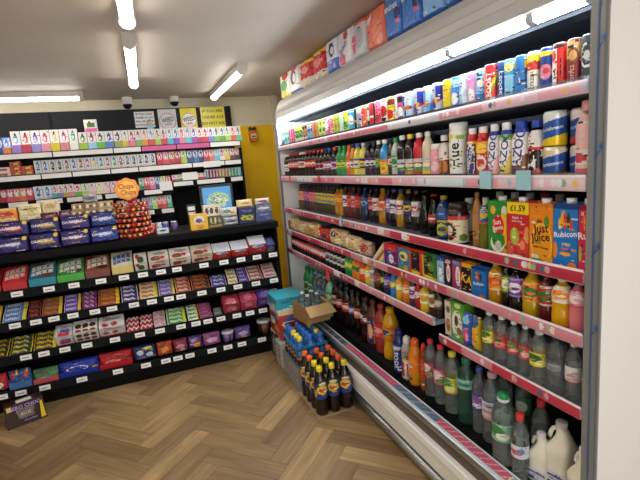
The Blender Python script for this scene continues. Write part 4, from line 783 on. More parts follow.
deck(510, 525, 'sports-cap water, red cap, white label', 'pet', .032, .27, 'eef5f8', paint('dfe4ea', blobs=((-.1, .45, .6, .2, 'c8506a'), (.3, .6, .3, .2, '6a8ac4'))), 'd8343c', m=WATER, front=.0, name='large_water_bottle', labz=(.36, .55))
deck(530, 546, 'red-cap water bottle behind the small milk', 'pet', .041, .28, 'e8f0f2', paint('6a747c', blobs=((0, .5, .4, .2, 'c8ccd0'),)), 'd0303a', m=WATER, front=.12, name='large_water_bottle', labz=(.36, .55))
# milk jugs
def milk_jug(w, h):
    def mk():
        b = MB(); N = 28; rings = []
        # rounded-square body; from two thirds up the grip side is pulled in, leaving room for the handle
        lv = [(0, .94, 0), (.02, 1, 0), (.27, 1, 0), (.28, .98, 0), (.5, .98, 0), (.52, 1, 0), (.57, 1, 0), (.63, .92, .06), (.70, .74, .16), (.77, .58, .2), (.83, .46, .15), (.88, .40, .06), (.905, .36, .03), (.955, .36, .03)]
        for z, s, sh in lv:
            ring = []
            for k in range(N):
                a = 2 * PI * k / N; c, q = math.cos(a), math.sin(a); e = .45 if z < .6 else .45 + (z - .6) * 1.5; e = min(e, 1)
                x = math.copysign(abs(c) ** e, c) * w / 2 * s; y = math.copysign(abs(q) ** e, q) * w / 2 * s
                ring.append((x + sh * w * .5, y, z * h))
            rings.append(ring)
        v = [p for r in rings for p in r]
        f = [(i * N + k, i * N + (k + 1) % N, (i + 1) * N + (k + 1) % N, (i + 1) * N + k) for i in range(len(rings) - 1) for k in range(N)]
        b.add(v, f, 'milk', smooth=True); b.add(rings[0], [tuple(range(N))[::-1]], 'milk')
        hd = MB().tube([(-.36 * w, 0, .55 * h), (-.43 * w, 0, .62 * h), (-.45 * w, 0, .70 * h), (-.40 * w, 0, .78 * h), (-.30 * w, 0, .845 * h), (-.14 * w, 0, .885 * h), (.0, 0, .89 * h)], [.13 * w, .1 * w, .085 * w, .085 * w, .085 * w, .09 * w, .08 * w], 14, 'milk')
        lab = MB().grid(lambda a, c: (w / 2 * (1.0 if a > .5 else 1) * math.copysign(min(1, abs(2 * a - 1) ** 1), 2 * a - 1) * .93, -w / 2 * 1.004, h * (.07 + .21 * c)), 20, 14, paint('e8e6ea', bands=((.0, .3, '3a4a9a'), (.55, .8, '4a56a4')), rects=((-.3, .9, .55, .62, 'c8ccdc'), (.4, .8, .1, .25, 'e8e6ea'))))
        lab2 = MB().grid(lambda a, c: (-w / 2 * 1.004, w / 2 * .93 * (1 - 2 * a), h * (.07 + .21 * c)), 16, 14, paint('e8e6ea', bands=((.0, .3, '3a4a9a'), (.55, .8, '4a56a4'))))
        cm = MB().lathe([(.205 * w, .93 * h), (.215 * w, .935 * h), (.215 * w, .99 * h), (.19 * w, h), (.001, h)], 22, 'ece8ee', cx=.015 * w)
        return [('body', b.mesh('body', PLAST)), ('handle', hd.mesh('handle', PLAST)), ('label', lab.mesh('label', PRINT)), ('label', lab2.mesh('label', PRINT)), ('cap', cm.mesh('cap', PLAST))]
    return cached(('milk', w, h), mk)
for u, w, h, x, lab, rz in ((541, .072, .195, FX + .095, 'small plastic milk jug with blue label, white cap, beside red-cap water', .25), (561, .094, .258, FX + .135, 'large plastic milk jug between the small jug and the fridge post', .2), (584, .084, .25, FX + .085, 'large plastic milk jug partly hidden by the near fridge post', -.2)):
    y = max(y_at(u, x, DZ + h * .5), FY0 + w * .62); make('milk_jug', lab, 'milk jug', milk_jug(w, h), (x, y, DZ), RZ + rz)

# ================================================================ on top of the fridge: paper packs
def top_pack(u0, u1, d, h, base, bands, blobs, txt=None, t=.14, fleck=None, pw=12, x0=.1):
    z = 2.173; x = FX + x0 + t / 2; ya, yb = y_at(u1, FX + x0, z + h * .4), y_at(u0, FX + x0, z + h * .4); w = max(.05, (yb - ya) * .98)
    make('paper_pack', f'{d} on top of the fridge', 'pack', pillow(w, t, h, paint(base, bands, blobs, fine=4), key=d, name='film_pack', pw=pw, txt=txt), (x, (ya + yb) / 2, z + .001), RZ)
top_pack(280, 288.5, 'white-green kitchen roll pack, far end', .218, 'ece8dc', ((.0, .15, 'e8d868'),), ((0, .5, .7, .2, '4a9a44'), (.3, .84, .6, .14, 'd8402c'), (0, .2, .5, .12, 'd8d040')))
top_pack(288.5, 299, 'white roll pack with black swirl', .218, 'e6e6ea', ((.0, .12, '7a8cd0'),), ((0, .58, .5, .25, '1c2230'), (.15, .56, .3, .16, 'e6e6ea'), (.2, .88, .5, .1, 'd8404a')))
top_pack(299.5, 311, 'red bag with yellow top, slim', .21, 'c8242c', ((.82, 1, 'f0c81c'), (.0, .3, 'e8d8c8')), ((0, .6, .5, .12, 'e89a94'),), pw=7)
top_pack(311.5, 325.5, 'red bag with yellow top, wide', .218, 'c8202a', ((.8, 1, 'f0c81c'), (.0, .28, 'ead8cc')), ((0, .55, .6, .12, 'e08a88'),), pw=7)
top_pack(325.5, 337, 'white-blue pack with black bird shape', .218, 'd4daf0', ((.0, .4, '4a68c4'),), ((.1, .66, .45, .2, '20242e'), (.2, .64, .3, .1, 'e8ecf4')))
top_pack(337, 350.5, 'grey-white pack with coloured letters', .218, 'dcdade', (), ((-.2, .2, .5, .14, 'c85a7c'), (.4, .8, .3, .12, 'b8444c')), txt=[('Splash', .045, '4a58a8', 0, .5, 28)], fleck=('b8a8c4', .12))
top_pack(350.5, 365, 'grey pack with coral-red shoulder', .218, 'c2c2c8', ((.85, 1, 'd8543c'),), ((.2, .5, .6, .24, 'a8aab8'), (-.5, .4, .3, .24, 'd04a6a'), (-.8, .8, .3, .2, 'e8e4e4')))
top_pack(365.5, 384, 'coral pack with white corner', .218, 'e0705a', (), ((-.65, .84, .3, .2, 'eae6e2'), (-.6, .86, .16, .08, 'c82a34'), (.2, .4, .5, .3, 'ea8c74'), (.5, .2, .3, .14, 'ee9c84')), fleck=('d85a48', .15))
for u0, u1, d, lt in ((384, 399.5, 'blue toilet-roll pack, first past coral pack', '3f78c4'), (400, 419, 'blue toilet-roll pack, second past coral pack', '3a74c4'), (420, 442, 'pale blue toilet-roll pack', '7aa8dc'), (443, 466, 'mid-blue toilet-roll pack, cut by frame', '4a84cc')):
    top_pack(u0, u1, d, .235, lt, ((0, .12, '2a5aac'),), ((.62, .5, .3, .12, '2c2f66'), (.62, .34, .26, .05, 'e0709a'), (-.5, .9, .5, .07, 'a8c8ec')), txt=[('andrex', .043, 'f4f4f6', 0, .66, 0)])
# ================================================================ vape gantry on the back wall
GY = 4.75; GB = 5.12
GX0, GX1 = -2.0, 1.005
GAN = ob('vape_gantry', None); GAN.location = (0, GY, 0)
say(GAN, 'dark slotted wall unit with white-edged shelves of vapes behind the counter', 'shelving')
def gpart(name, mb, m, parent=GAN, label=None):
    mb.v = [(x, y - GY, z) for x, y, z in mb.v]; return ob(name, mb.mesh(name, m), parent, label=label)
pn = MB().box(GX0, GX1 - .02, GB, GB + .06, .0, 2.292, '29292c')
gpart('back_panel', pn, MATTE)
for x in (float(ony(52, 130, GB - .01)[0]), -1.9, .28):
    up = MB().box(x - .015, x + .015, GB - .006, GB, .1, 2.285 if x < 0 else 1.9, '1f1f22')
    for k in range(40 if x < 0 else 32): up.box(x - .005, x + .005, GB - .0075, GB - .005, .15 + k * .053, .18 + k * .053, '08080a')
    gpart('slotted_upright', up, MATTE)
gpart('side_panel', MB().box(GX1 - .022, GX1, GY - .02, GB + .06, 0, 1.82, '0e0e10'), MATTE)
gpart('side_panel', MB().box(GX1 - .05, GX1 - .0, GB - .02, GB + .06, 1.82, 2.292, '1c1c1f'), MATTE)
XB = .27
GS = dict(R1=(1.888, GX0, GX1), R2=(1.695, GX0, GX1), R3=(1.463, GX0, XB - .01), R3R=(1.52, XB, GX1), R4=(1.265, GX0, XB - .01))
rr = random.Random(5)
for k, (z, x0, x1) in GS.items():
    dp = .30 if k == 'R1' else .33
    s = gpart('shelf', MB().box(x0, x1, GY, GB, z - .022, z, '0e0e10', top='1a1a1c'), MATTE)
    hh = .044 if k == 'R1' else .042
    gpart('dark_lip', MB().box(x0, x1, GY - .006, GY, z - hh - .012, z + .008, '0f0f11'), MATTE, s)
    x = x0 + .01
    while x < x1 - .06:
        w = min(rr.choice([.5, .32, .62, .24]) if k in ('R1', 'R2') else rr.uniform(.14, .3), x1 - x - .01); c = 'efece6'
        if k == 'R1' and -.02 < x < .38: c = 'd8589a'; w = min(w, .32)
        gpart('price_strip', MB().box(x, x + w, GY - .009, GY - .0055, z - hh, z, c), PRINT, s, 'pink price strip' if c == 'd8589a' else None)
        x += w + (.01 if k in ('R1', 'R2') else rr.uniform(.03, .09))
for u, v, w, h in ((190, 176, .15, .075), (166, 186, .12, .09), (212, 164, .17, .06)):
    q = ony(u, v, GY - .015); gpart('price_card', MB().box(q[0] - w / 2, q[0] + w / 2, GY - .016, GY - .012, q[2] - h / 2, q[2] + h / 2, 'eeeae6'), PRINT)
# vape packs
def vape_pack(w, h, d, base, icon, foot, key):
    def mk():
        p = paint(base, bands=((0, .40, foot),) if foot else (), blobs=((0, .68, .85, .26, 'ecd8e0' if foot and len(key[0]) % 2 else 'dce6ee'), (0, .66, .5, .2, icon), (-.1, .62, .24, .1, 'f0e8e8'), (0, .86, .18, .08, '18181a')), rects=((-.6, .6, .16, .24, 'f2efe8'),) if foot else ((-.4, .4, .3, .62, icon), (-.5, .5, .1, .16, icon)))
        b = MB(); b.grid(lambda a, c: (-w / 2 + a * w, -d / 2, c * h), 18, 28, lambda a, c: p(a * 2 - 1, c), smooth=False)
        b.box(-w / 2, w / 2, -d / 2 + .0002, d / 2, 0, h, base, side=foot or base)
        if foot: b.box(-w / 2, w / 2, -d / 2 - .03, -d / 2, 0, h * .4, foot, top='e8e4dc')
        return b.mesh('pack', PRINT)
    return cached(('vp', w, h, d, key), mk)
def flavour_row(shelf, u0, u1, names, h, where, foot=True, base='e2ded8', name='vape_pack', cat='vape', d=.05, y=None):
    """names: list of (colour word, icon colour, foot colour)"""
    z = GS[shelf][0]; yy = (y or GY + .036) + d / 2; xa, xb = x_at(u0, GY + .02, z + h / 2), x_at(u1, GY + .02, z + h / 2); n = len(names); pw = (xb - xa) / n
    cnt = {}
    for i, (word, ic, ft) in enumerate(names):
        cnt[word] = cnt.get(word, 0) + 1
    seen = {}
    for i, (word, ic, ft) in enumerate(names):
        seen[word] = seen.get(word, 0) + 1; dsc = f'{word} {where}'
        bs = base if not isinstance(base, list) else base[i % len(base)]
        lab = nth(dsc, seen[word] - 1, cnt[word], 'the camera end' if False else 'the tall poster end') if cnt[word] > 1 else dsc
        make(name, lab, cat, vape_pack(round(pw * .95, 4), h, d, bs, ic, ft if foot else None, (word, shelf, where)), (xa + pw * (i + .5), yy, z + .0005), RNG.uniform(-.03, .03), group=(f'{where}'))
flavour_row('R1', -14, 11, [('blue carton', '2a6ac8', '2a5ab8'), ('navy carton', '234a9c', '2a5ab8'), ('orange-blue carton', '5a8ae0', 'ee8a4a')], .15, 'beside the cyan vape display, top gantry shelf', base=['3f7ad0', '2c5cb4', '7aa4e8'])
flavour_row('R1', 11, 78, [('cyan-icon, mauve-footed', '3fb8e0', 'a884d8'), ('red-icon, red-footed', 'd8304a', 'd03c58'), ('violet-icon, lavender-footed', '8a5ac0', '9f94dc'), ('pink-icon, pale-pink-footed', 'd84a86', 'e49ab0'), ('yellow-icon, yellow-footed', 'e0b81e', 'e4d020'), ('rose-icon, salmon-footed', 'd84a6a', 'e08a96'), ('green-icon, white-footed', '4aa870', 'ece8e0')], .2, 'wide white vape display on top gantry shelf', name='vape_display_box')
flavour_row('R1', 78.5, 122, [('green-icon, lime-footed', '3a8a3a', 'a4cc3a'), ('red-icon, sky-footed', 'c83a4a', '9cc8e8'), ('brown-icon, green-footed', '6a4a2a', '6abf4a'), ('indigo-icon, blue-footed', '3a3a8a', '5a84d0'), ('navy-icon, olive-footed', '2a3a6a', '9aa84a')], .165, 'vape display under the small green box, top gantry shelf', name='vape_display_box')
flavour_row('R1', 122, 197, [('cream-icon, mustard-footed', 'c8b88a', 'e0c03a'), ('red-icon, pink-footed', 'd02a4a', 'e87a9c'), ('rose-icon, green-footed', 'd84a6a', '7ab85a'), ('amber-icon, orange-footed', 'e8a82a', 'e8902a'), ('lilac-icon, red-footed', '9a94d0', 'd8504a'), ('green-icon, lime-footed', '6ab03a', 'a8d04a'), ('red-icon, crimson-footed', 'd83a4a', 'd84060'), ('aqua-icon, turquoise-footed', '4ac0d0', '5ac4cc'), ('blue-icon, violet-footed', '3a6ac8', '7a5ac0'), ('coral-icon, pink-footed', 'e8604a', 'e88aa4'), ('sky-icon, cyan-footed', '4aa8e0', '6ac8e0'), ('violet-icon, purple-footed', '8a4ab0', 'a45ab8')], .165, 'narrow vape display below the posters, top gantry shelf', name='vape_display_box')
flavour_row('R1', 197, 241, [('cherry', 'd02a4a', 'c83a52'), ('crimson', 'c8243c', 'd04a5a'), ('violet-blue', '5a5ac8', '7a8ad8'), ('leaf-green', '3a8a2a', '8ac04a'), ('dark-green', '2a6a2a', '5aa83a'), ('lime-green', '5aa02a', 'a4d050'), ('scarlet', 'e0383a', 'e05a4a'), ('emerald', '2a8a5a', '5ab88a')], .155, 'slim vape display at the yellow wall end, top gantry shelf', name='vape_display_box')
B = [('blue-icon', '2f62c0'), ('blue-icon', '2f62c0'), ('black-icon', '1e1e24'), ('black-icon', '1e1e24'), ('rust-icon', 'a83a30'), ('blue-icon', '2f62c0'), ('brick-red-icon', 'b03238'), ('red-icon', 'd03a3e'), ('yellow-icon', 'd8b42a'), ('teal-icon', '3aa09a'), ('red-icon', 'd03a3e'), ('green-icon', '3a9a44'), ('crimson-icon', 'b82440'), ('navy-icon', '2a3470'), ('black-icon', '1e1e24'), ('navy-icon', '2a3470'), ('plum-icon', '5a2a5a'), ('navy-icon', '2a3470')]
flavour_row('R2', 34, 156, [(a, c, None) for a, c in B], .125, 'white vape pack on second gantry shelf', foot=False)
flavour_row('R2', 157, 181, [('red', 'd83a4a', 'c8303c'), ('rose', 'e05a7a', 'd84a5a'), ('mixed red-green', '6a9a3a', 'c83a3a'), ('crimson', 'c02a40', 'b82a34')], .13, 'slim vape pack mid second gantry shelf', base=['d8404c', 'e46a78', 'd87a4a', 'c83244'])
flavour_row('R2', 181, 204, [('lime', '8ab82a', 'b8d43a'), ('navy', '24386e', '2a4a8a'), ('slate-blue', '3a5a8a', '3f6aa0'), ('dark navy', '1e2c58', '2c3f78')], .13, 'slim vape pack past the lime one, second gantry shelf', base=['c0d83c', '34508c', '4a6a9c', '2a3c70'])
flavour_row('R2', 204, 239.5, [('red', 'd03a44', 'c8343c'), ('coral', 'e0604a', 'e07a5a'), ('cyan', '4ab8d8', '5ac0d8'), ('red-white', 'd84a54', 'e8e0dc'), ('yellow', 'e4c42a', 'ecd040'), ('orange-brown', 'c8702a', '6a3a2a'), ('dark orange', 'b85a24', '3a2420')], .125, 'vape pack at yellow wall end, second gantry shelf', base=['d84850', 'e8806a', '70c8dc', 'e8d0cc', 'ecd448', 'd88a4a', 'a8622e'])
# flat red packs beside the blue icons
z = GS['R2'][0]
for i, (u0, u1, r) in enumerate(((-3, 11, 0), (-3, 11, 1), (11, 22, 0), (11, 22, 1), (11, 22, 2), (22, 34, 0), (22, 34, 1))):
    xa, xb = x_at(u0, GY + .02, z), x_at(u1, GY + .02, z); h = .042
    lab = {0: 'white-red', 1: 'red-yellow', 2: 'red-green'}[i // 2 if i < 2 else (1 if i < 5 else 2)]
    p = paint('ece4dc' if i < 2 else 'd8382e', blobs=((.2, .5, .4, .3, 'd8402e' if i < 2 else 'e8c83a'), (-.6, .5, .2, .3, '4a9a3a')))
    b = MB().box(-(xb - xa) * .48, (xb - xa) * .48, -.04, .04, 0, h, 'c83a30'); w_ = (xb - xa) * .48
    b.grid(lambda a, c: (-w_ + 2 * w_ * a, -.0405, h * c), 16, 8, lambda a, c: p(2 * a - 1, c), smooth=False)
    make('flat_pack', f'flat {lab} pack on second gantry shelf, {["bottom", "second", "top"][r]} of its stack', 'pack', b.mesh('pack', PRINT), ((xa + xb) / 2, GY + .075, z + .0005 + r * h * 1.02))
flavour_row('R3', 0, 33, [('red', 'e8e0dc', 'b82a34'), ('pink', 'f0e0e0', 'd84a6a'), ('orange-red', 'f0d8c0', 'd8582e'), ('amber', 'f0e0c0', 'd87a3a'), ('scarlet', 'f0d8d8', 'd83448')], .12, 'hanging pack on third gantry shelf behind the orange box', base=['c8303c', 'e0587a', 'e0703a', 'e09048', 'd83a50'])
flavour_row('R3', 33.5, 52, [('blue bubble-print', '2a6ac0', None), ('sky bubble-print', '4a94d8', None)], .125, 'white pack on third gantry shelf', foot=False, base='e8ecf0')
flavour_row('R3', 52, 74, [('teal-footed', 'd84a6a', '4ab0a8'), ('lilac-footed', 'c83a5a', '8a7ac8'), ('gold-footed', '8a5a2a', 'c8a848'), ('pink-footed', 'd83a6a', 'e88aa0')], .125, 'white pack between bubble-print and pink packs, third gantry shelf')
flavour_row('R3', 74, 117, [('magenta-green', 'd02a6a', '6ab83a'), ('lime', '7ac03a', 'b8d848'), ('pale pink', 'e09ab0', 'ecc0cc'), ('cream-yellow', 'e0d080', 'ece0a0'), ('blush', 'e8b0b4', 'f0d0d0'), ('pale rose', 'e48aa0', 'f0c8d0')], .115, 'pack behind the flower sign, third gantry shelf', base=['e8d4dc', 'd8e8b0', 'f0dce0', 'f0e8c4', 'f0dcd8', 'f0d4d8'])
flavour_row('R3', 139, 171, [('green', '3a9a4a', '2f8a4a'), ('red', 'd83a3a', 'c8303a'), ('pink', 'd8588a', 'e07a9a'), ('navy', '2a4a8a', '2a4a8a'), ('lime', '9ac83a', 'b0d83a'), ('scarlet', 'd03038', 'd84a40')], .125, 'vape pack right of the flower sign, third gantry shelf'.replace('right of', 'past'), base=['5ab070', 'e06060', 'e88aa8', '4a6aa8', 'c0dc50', 'd84a48'])
flavour_row('R3R', 172, 206, [('red', 'd8383a', 'c8303a'), ('green', '3a9a44', '3a8a3a'), ('dark red', 'a82430', '8a2430'), ('mint', '4ab08a', '5ac09a'), ('cherry', 'c8304a', 'd04a5a'), ('grass-green', '5aa83a', '6ab84a'), ('rust', 'c05a3a', 'b04a2a'), ('crimson', 'b82a3a', 'c83a44')], .07, 'small vape pack over the till screen shelf', base=['e0d8d0', 'd8e4d0', 'd8b8b8', 'd0e8e0', 'e8ccd0', 'd8ecc8', 'e8d0c0', 'e0c0c4'])
def pen():
    b = MB()
    return b
xs = [x_at(u, GY + .03, 1.56) for u in np.linspace(208, 239, 11)]
PC = [('teal', '3a9a9a'), ('hot-pink', 'd8487a'), ('magenta', 'd04a9a'), ('rose', 'e07a90'), ('yellow', 'e8d048'), ('peach', 'eeb080'), ('coral', 'e8705a'), ('lime', 'a8d050'), ('cyan', '5ac0d0'), ('sea-green', '4ab08a'), ('aqua', '6ad0c8')]
for x, (w, c) in zip(xs, PC):
    b = MB().box(-.027, .027, -.012, .012, 0, .1, 'e8e4dc'); b.box(-.022, -.004, -.0125, -.011, .02, .09, c); b.box(.004, .022, -.0125, -.011, .01, .08, c)
    b.box(-.027, .027, -.0125, -.0115, 0, .018, c)
    make('vape_pen_pack', f'{w} vape pen pack tilted over the till screen shelf', 'vape', b.mesh('pack', PRINT), (x, GY + .05, 1.5205), 0, group='tilted pen packs')
flavour_row('R4', 117, 141, [('orange', 'e8903a', 'd8702a'), ('mint', '4ab090', '5ac0a0'), ('dark red', 'a03038', '8a2a30')], .12, 'vape pack behind the lollipop drum, fourth gantry shelf', base=['d8b890', 'b8d8d0', 'c89a9a'])
flavour_row('R4', 142, 172, [('indigo', '3a3a8a', '2a2a5a'), ('sky', '4a90d0', '5aa0d8'), ('lime', '9ac03a', 'a8d040'), ('red', 'd83a3a', 'c83838'), ('scarlet', 'e04a40', 'd84a40'), ('mint-green', '4ab07a', '58b884')], .13, 'vape pack past the lollipop drum, fourth gantry shelf', base=['5a5a90', '8ab8dc', 'bcd850', 'e05a50', 'e86a58', '70c094'])
# small green box and paper figure card on the top row
q = x_at(91, GY + .08, 2.1); b = MB().box(-.055, .055, -.03, .03, 0, .115, 'ece8e0'); b.box(-.055, .055, -.031, -.03, 0, .04, 'd8609a'); b.lathe([(.03, -.0315), (.03, -.030)], 16, '4a8a3a', cz if False else 0, .0, axis='y')
b = MB().box(-.055, .055, -.03, .03, 0, .115, 'ece8e0'); b.box(-.05, .05, -.0315, -.03, .0, .035, 'd8609a'); b.box(-.03, .035, -.0315, -.03, .045, .085, '4a7a3a'); b.box(-.015, .0, -.032, -.03, .08, .1, '26262a')
make('vape_carton', 'single small white-pink box with green picture atop the gantry top row', 'box', b.mesh('carton', PRINT), (q, GY + .09, GS['R1'][0] + .166))
q = x_at(150, GY + .06, 2.1); cm = MB().box(-.05, .05, -.002, .002, 0, .075, '8ac0d8'); cm.lathe([(.03, .075), (.036, .1), (.034, .13), (.02, .15), (.001, .155)], 14, 'd8b49a', cap=False); cm.box(-.02, .02, -.034, -.03, .135, .15, '3a2a24')
make('standing_card', 'small standing card, pale blue base and beige round top, before posters', 'card', cm.mesh('card', PRINT), (q, GY + .075, GS['R1'][0] + .1655), sc=.62)
# posters pinned to the dark panel
PZ = GB - .002
def poster(us, vs, lab, c, draw):
    a, b_ = ony(us[0], vs[0], PZ), ony(us[1], vs[1], PZ); x0, x1, z1, z0 = float(a[0]), float(b_[0]), float(a[2]), float(b_[2]); w, h = x1 - x0, z1 - z0
    s = MB().box(0, w, -.0015, 0, 0, h, c); t = MB(); draw(t, w, h)
    make('poster', lab, 'poster', [('sheet', s.mesh('sheet', PRINT)), ('lettering', t.mesh('lettering', PRINT))], (x0, PZ, z0))
def lines(rows, size, colr):
    def dr(t, w, h):
        for i, (s, c) in enumerate(rows): lettering(t, s, size * (c or 1), colr, w / 2, h * (1 - (i + .7) / (len(rows) + .4)), 0, y=-.0025)
    return dr
poster((133.5, 155.5), (112, 127), 'white notice with black text lines on the dark panel', 'e6e6e8', lines([('IF YOU LOOK', 1), ('UNDER 25 YOU', 1), ('WILL BE ASKED', 1), ('FOR PROOF OF AGE', .85)], .026, '1c1c1f'))
def vape_logo(bg, foot):
    def dr(t, w, h):
        def disc(r, c, y): t.add([(w / 2 + r * math.cos(a), y, h * .58 + r * math.sin(a)) for a in (2 * PI * k / 24 for k in range(24))], [tuple(range(24))], c)
        disc(w * .46, 'c84a5a', -.0020); disc(w * .43, bg if bg != 'ead820' else 'f0eee8', -.0024)
        lettering(t, 'WEED', .062, '1c1c20', w / 2, h * .62, 8, y=-.003, sx=.72); lettering(t, 'VAPE', .03, 'c8303c', w / 2, h * .47, 10, y=-.003)
        if foot: lettering(t, 'COMING SOON', .024, 'c8303c', w / 2, h * .14, 0, y=-.003)
    return dr
poster((157, 179), (109.5, 137), 'grey-white poster with round red-ringed logo', 'd4d4d6', vape_logo('d4d4d6', False))
poster((179.3, 199), (108.5, 136.5), 'yellow poster with round logo and red foot line', 'ead820', vape_logo('ead820', True))
poster((199.6, 226), (107, 127), 'wide yellow notice with dark text and white streaks', 'e4d828', lines([('IF YOU ARE', 1), ('UNDER AGE', 1), ('DO NOT ASK', 1)], .042, '3a3a28'))
# till side back: dark board behind the screen
gpart('dark_board', MB().box(XB + .02, GX1 - .03, GB - .05, GB - .001, .9, 1.43, '0b0b0c'), MATTE)
# orange dispenser on the yellow wall
a, b_ = ony(249, 128, WY - .06), ony(256.5, 141, WY - .06); w = float(b_[0] - a[0]); h = float(a[2] - b_[2])
d = MB().box(-w / 2, w / 2, -.04, .04, 0, h * .8, 'd8702a'); d.box(-w / 2 + .005, w / 2 - .005, -.042, -.04, h * .25, h * .55, 'e8d4b8'); d.box(-w * .3, w * .3, -.043, -.042, h * .3, h * .4, '3a2a20')
tp = MB().box(-w / 2, w / 2, -.04, .04, h * .8, h * .95, '1c1a18'); tp.box(-w / 2, -w * .2, -.03, .03, h * .95, h * 1.05, '1c1a18'); tp.box(w * .2, w / 2, -.03, .03, h * .95, h * 1.05, '1c1a18')
make('wall_dispenser', 'orange box with black top hanging on the yellow wall', 'dispenser', [('box', d.mesh('box', PRINT)), ('top', tp.mesh('top', PLAST))], (float(a[0] + b_[0]) / 2, WY - .053, float(b_[2])))
# ================================================================ shop counter with confectionery shelves
CY, CX0, CX1, CZ = 3.64, -2.2, 1.0, 1.138
CT = ob('shop_counter', None); CT.location = (0, CY, 0)
say(CT, 'black shop counter fronted by four shelves of sweets with white tickets', 'counter')
def cpart(name, mb, m, parent=CT, label=None):
    mb.v = [(x, y - CY, z) for x, y, z in mb.v]; return ob(name, mb.mesh(name, m), parent, label=label)
cpart('counter_top', MB().box(CX0, CX1 + .01, CY - .02, CY + .55, CZ - .05, CZ, '0d0d0e', top='161516'), MATTE)
cpart('back_panel', MB().box(CX0, CX1, CY + .36, CY + .4, .0, CZ - .05, '09090a'), MATTE)
cpart('end_panel', MB().box(CX1 - .02, CX1, CY + .0, CY + .4, .1, CZ - .05, '0b0b0c'), MATTE)
cpart('plinth', MB().box(CX0, CX1, CY + .01, CY + .36, .0, .09, '070708'), MATTE)
# front lips and sloping decks
TIER = dict(T1=(.857, .09, .15), T2=(.632, .10, .155), T3=(.386, .085, .15), T4=(.128, .02, .2))
TK = {}
tickets = dict(T1=[17, 49, 74, 101, 124, 143, 161, 177, 204, 224, 241, 257, 273], T2=[15, 36, 54, 73, 95, 112, 134, 152, 169, 181, 202, 221, 238, 256, 274], T3=[26, 44, 65, 87, 115, 140, 160, 181, 196, 208, 221, 237, 250, 263], T4=[2, 21, 45, 82, 118, 146, 166, 178, 190, 212, 228, 242, 262])
for k, (z, rise, dep) in TIER.items():
    s = cpart('shelf', MB().prism([(CY + .007, z - .03), (CY + .007, z + .008), (CY + .012 + dep, z + .012 + rise), (CY + .34, z + .012 + rise), (CY + .34, z - .03)], CX0 + .01, CX1 - .02, '0a0a0b', axis='x'), MATTE)
    cpart('ticket_rail', MB().prism([(CY - .012, z - .032), (CY - .002, z + .03), (CY + .006, z + .03), (CY + .006, z - .032)], CX0 + .005, CX1 - .001, '101012', axis='x'), MATTE, s)
    for u in tickets[k]:
        x = x_at(u, CY - .01, z); w = .036
        cpart('price_ticket', MB().add([(x - w, CY - .0135, z - .018), (x + w, CY - .0135, z - .018), (x + w, CY - .0085, z + .018), (x - w, CY - .0085, z + .018)], [(0, 1, 2, 3)], 'eeece8').add([(x - w * .7, CY - .0125, z - .006), (x + w * .5, CY - .0125, z - .006), (x + w * .5, CY - .0115, z + .002), (x - w * .7, CY - .0115, z + .002)], [(0, 1, 2, 3)], '9a9a9c'), PRINT, s)
TWHERE = dict(T1='on upper sweet shelf', T2='on second sweet shelf', T3='on third sweet shelf', T4='on lowest sweet shelf')
def on_slope(k, s_, off=.0012):
    z, rise, dep = TIER[k]; q = math.atan2(rise, dep); return CY + .013 + s_ * math.cos(q) - off * math.sin(q), z + .012 + s_ * math.sin(q) + off * math.cos(q)
def tilt(k): z, rise, dep = TIER[k]; return math.atan2(rise, dep)
def tier_x(k, u0, u1, h=.05): z = TIER[k][0]; return x_at(u0, CY + .06, z + h), x_at(u1, CY + .06, z + h)
def sweet_carton(w, front, top, mark, txt, key, dep=.15, fh=.062, rise=.09):
    """display carton: plain front, printed sloping top"""
    def mk():
        b = MB(); h1 = fh + rise
        b.add([(-w / 2, 0, 0), (w / 2, 0, 0), (w / 2, dep, rise), (-w / 2, dep, rise), (-w / 2, 0, fh), (w / 2, 0, fh), (w / 2, dep, h1), (-w / 2, dep, h1)], [(0, 3, 2, 1), (0, 1, 5, 4), (1, 2, 6, 5), (2, 3, 7, 6), (3, 0, 4, 7)], front)
        t = MB(); p0 = paint(top, blobs=[(.35, .2, .5, .16, mark[1]), (-.5, .86, .4, .08, mark[1]), (.5, .84, .3, .08, 'c8a070')])
        def p(u, v):
            for vc, hh in ((.6, .15), (.3, .09)):
                q = abs(v - vc - u * .08) / hh
                if abs(u) < .84 and q < 1 and (int((u + 1) * 9) % 4 or q > .7): return mark[0]
            return p0(u, v)
        t.grid(lambda a, c: (-w / 2 + a * w, c * dep, fh + .0004 + c * rise + .012 * math.sin(PI * a) * math.sin(PI * c)), 44, 36, lambda a, c: p(2 * a - 1, c))
        for s, sz, cl, cz in txt:
            V, F = text2d(s, sz); q = rise / dep
            t.add([(x, cz * dep + y * .85, fh + .014 + (cz * dep + y * .85) * q) for x, y in V], F, cl)
        return [('tray', b.mesh('tray', PRINT)), ('printed_top', t.mesh('printed_top', PRINT))]
    return cached(('sc', w, key), mk)
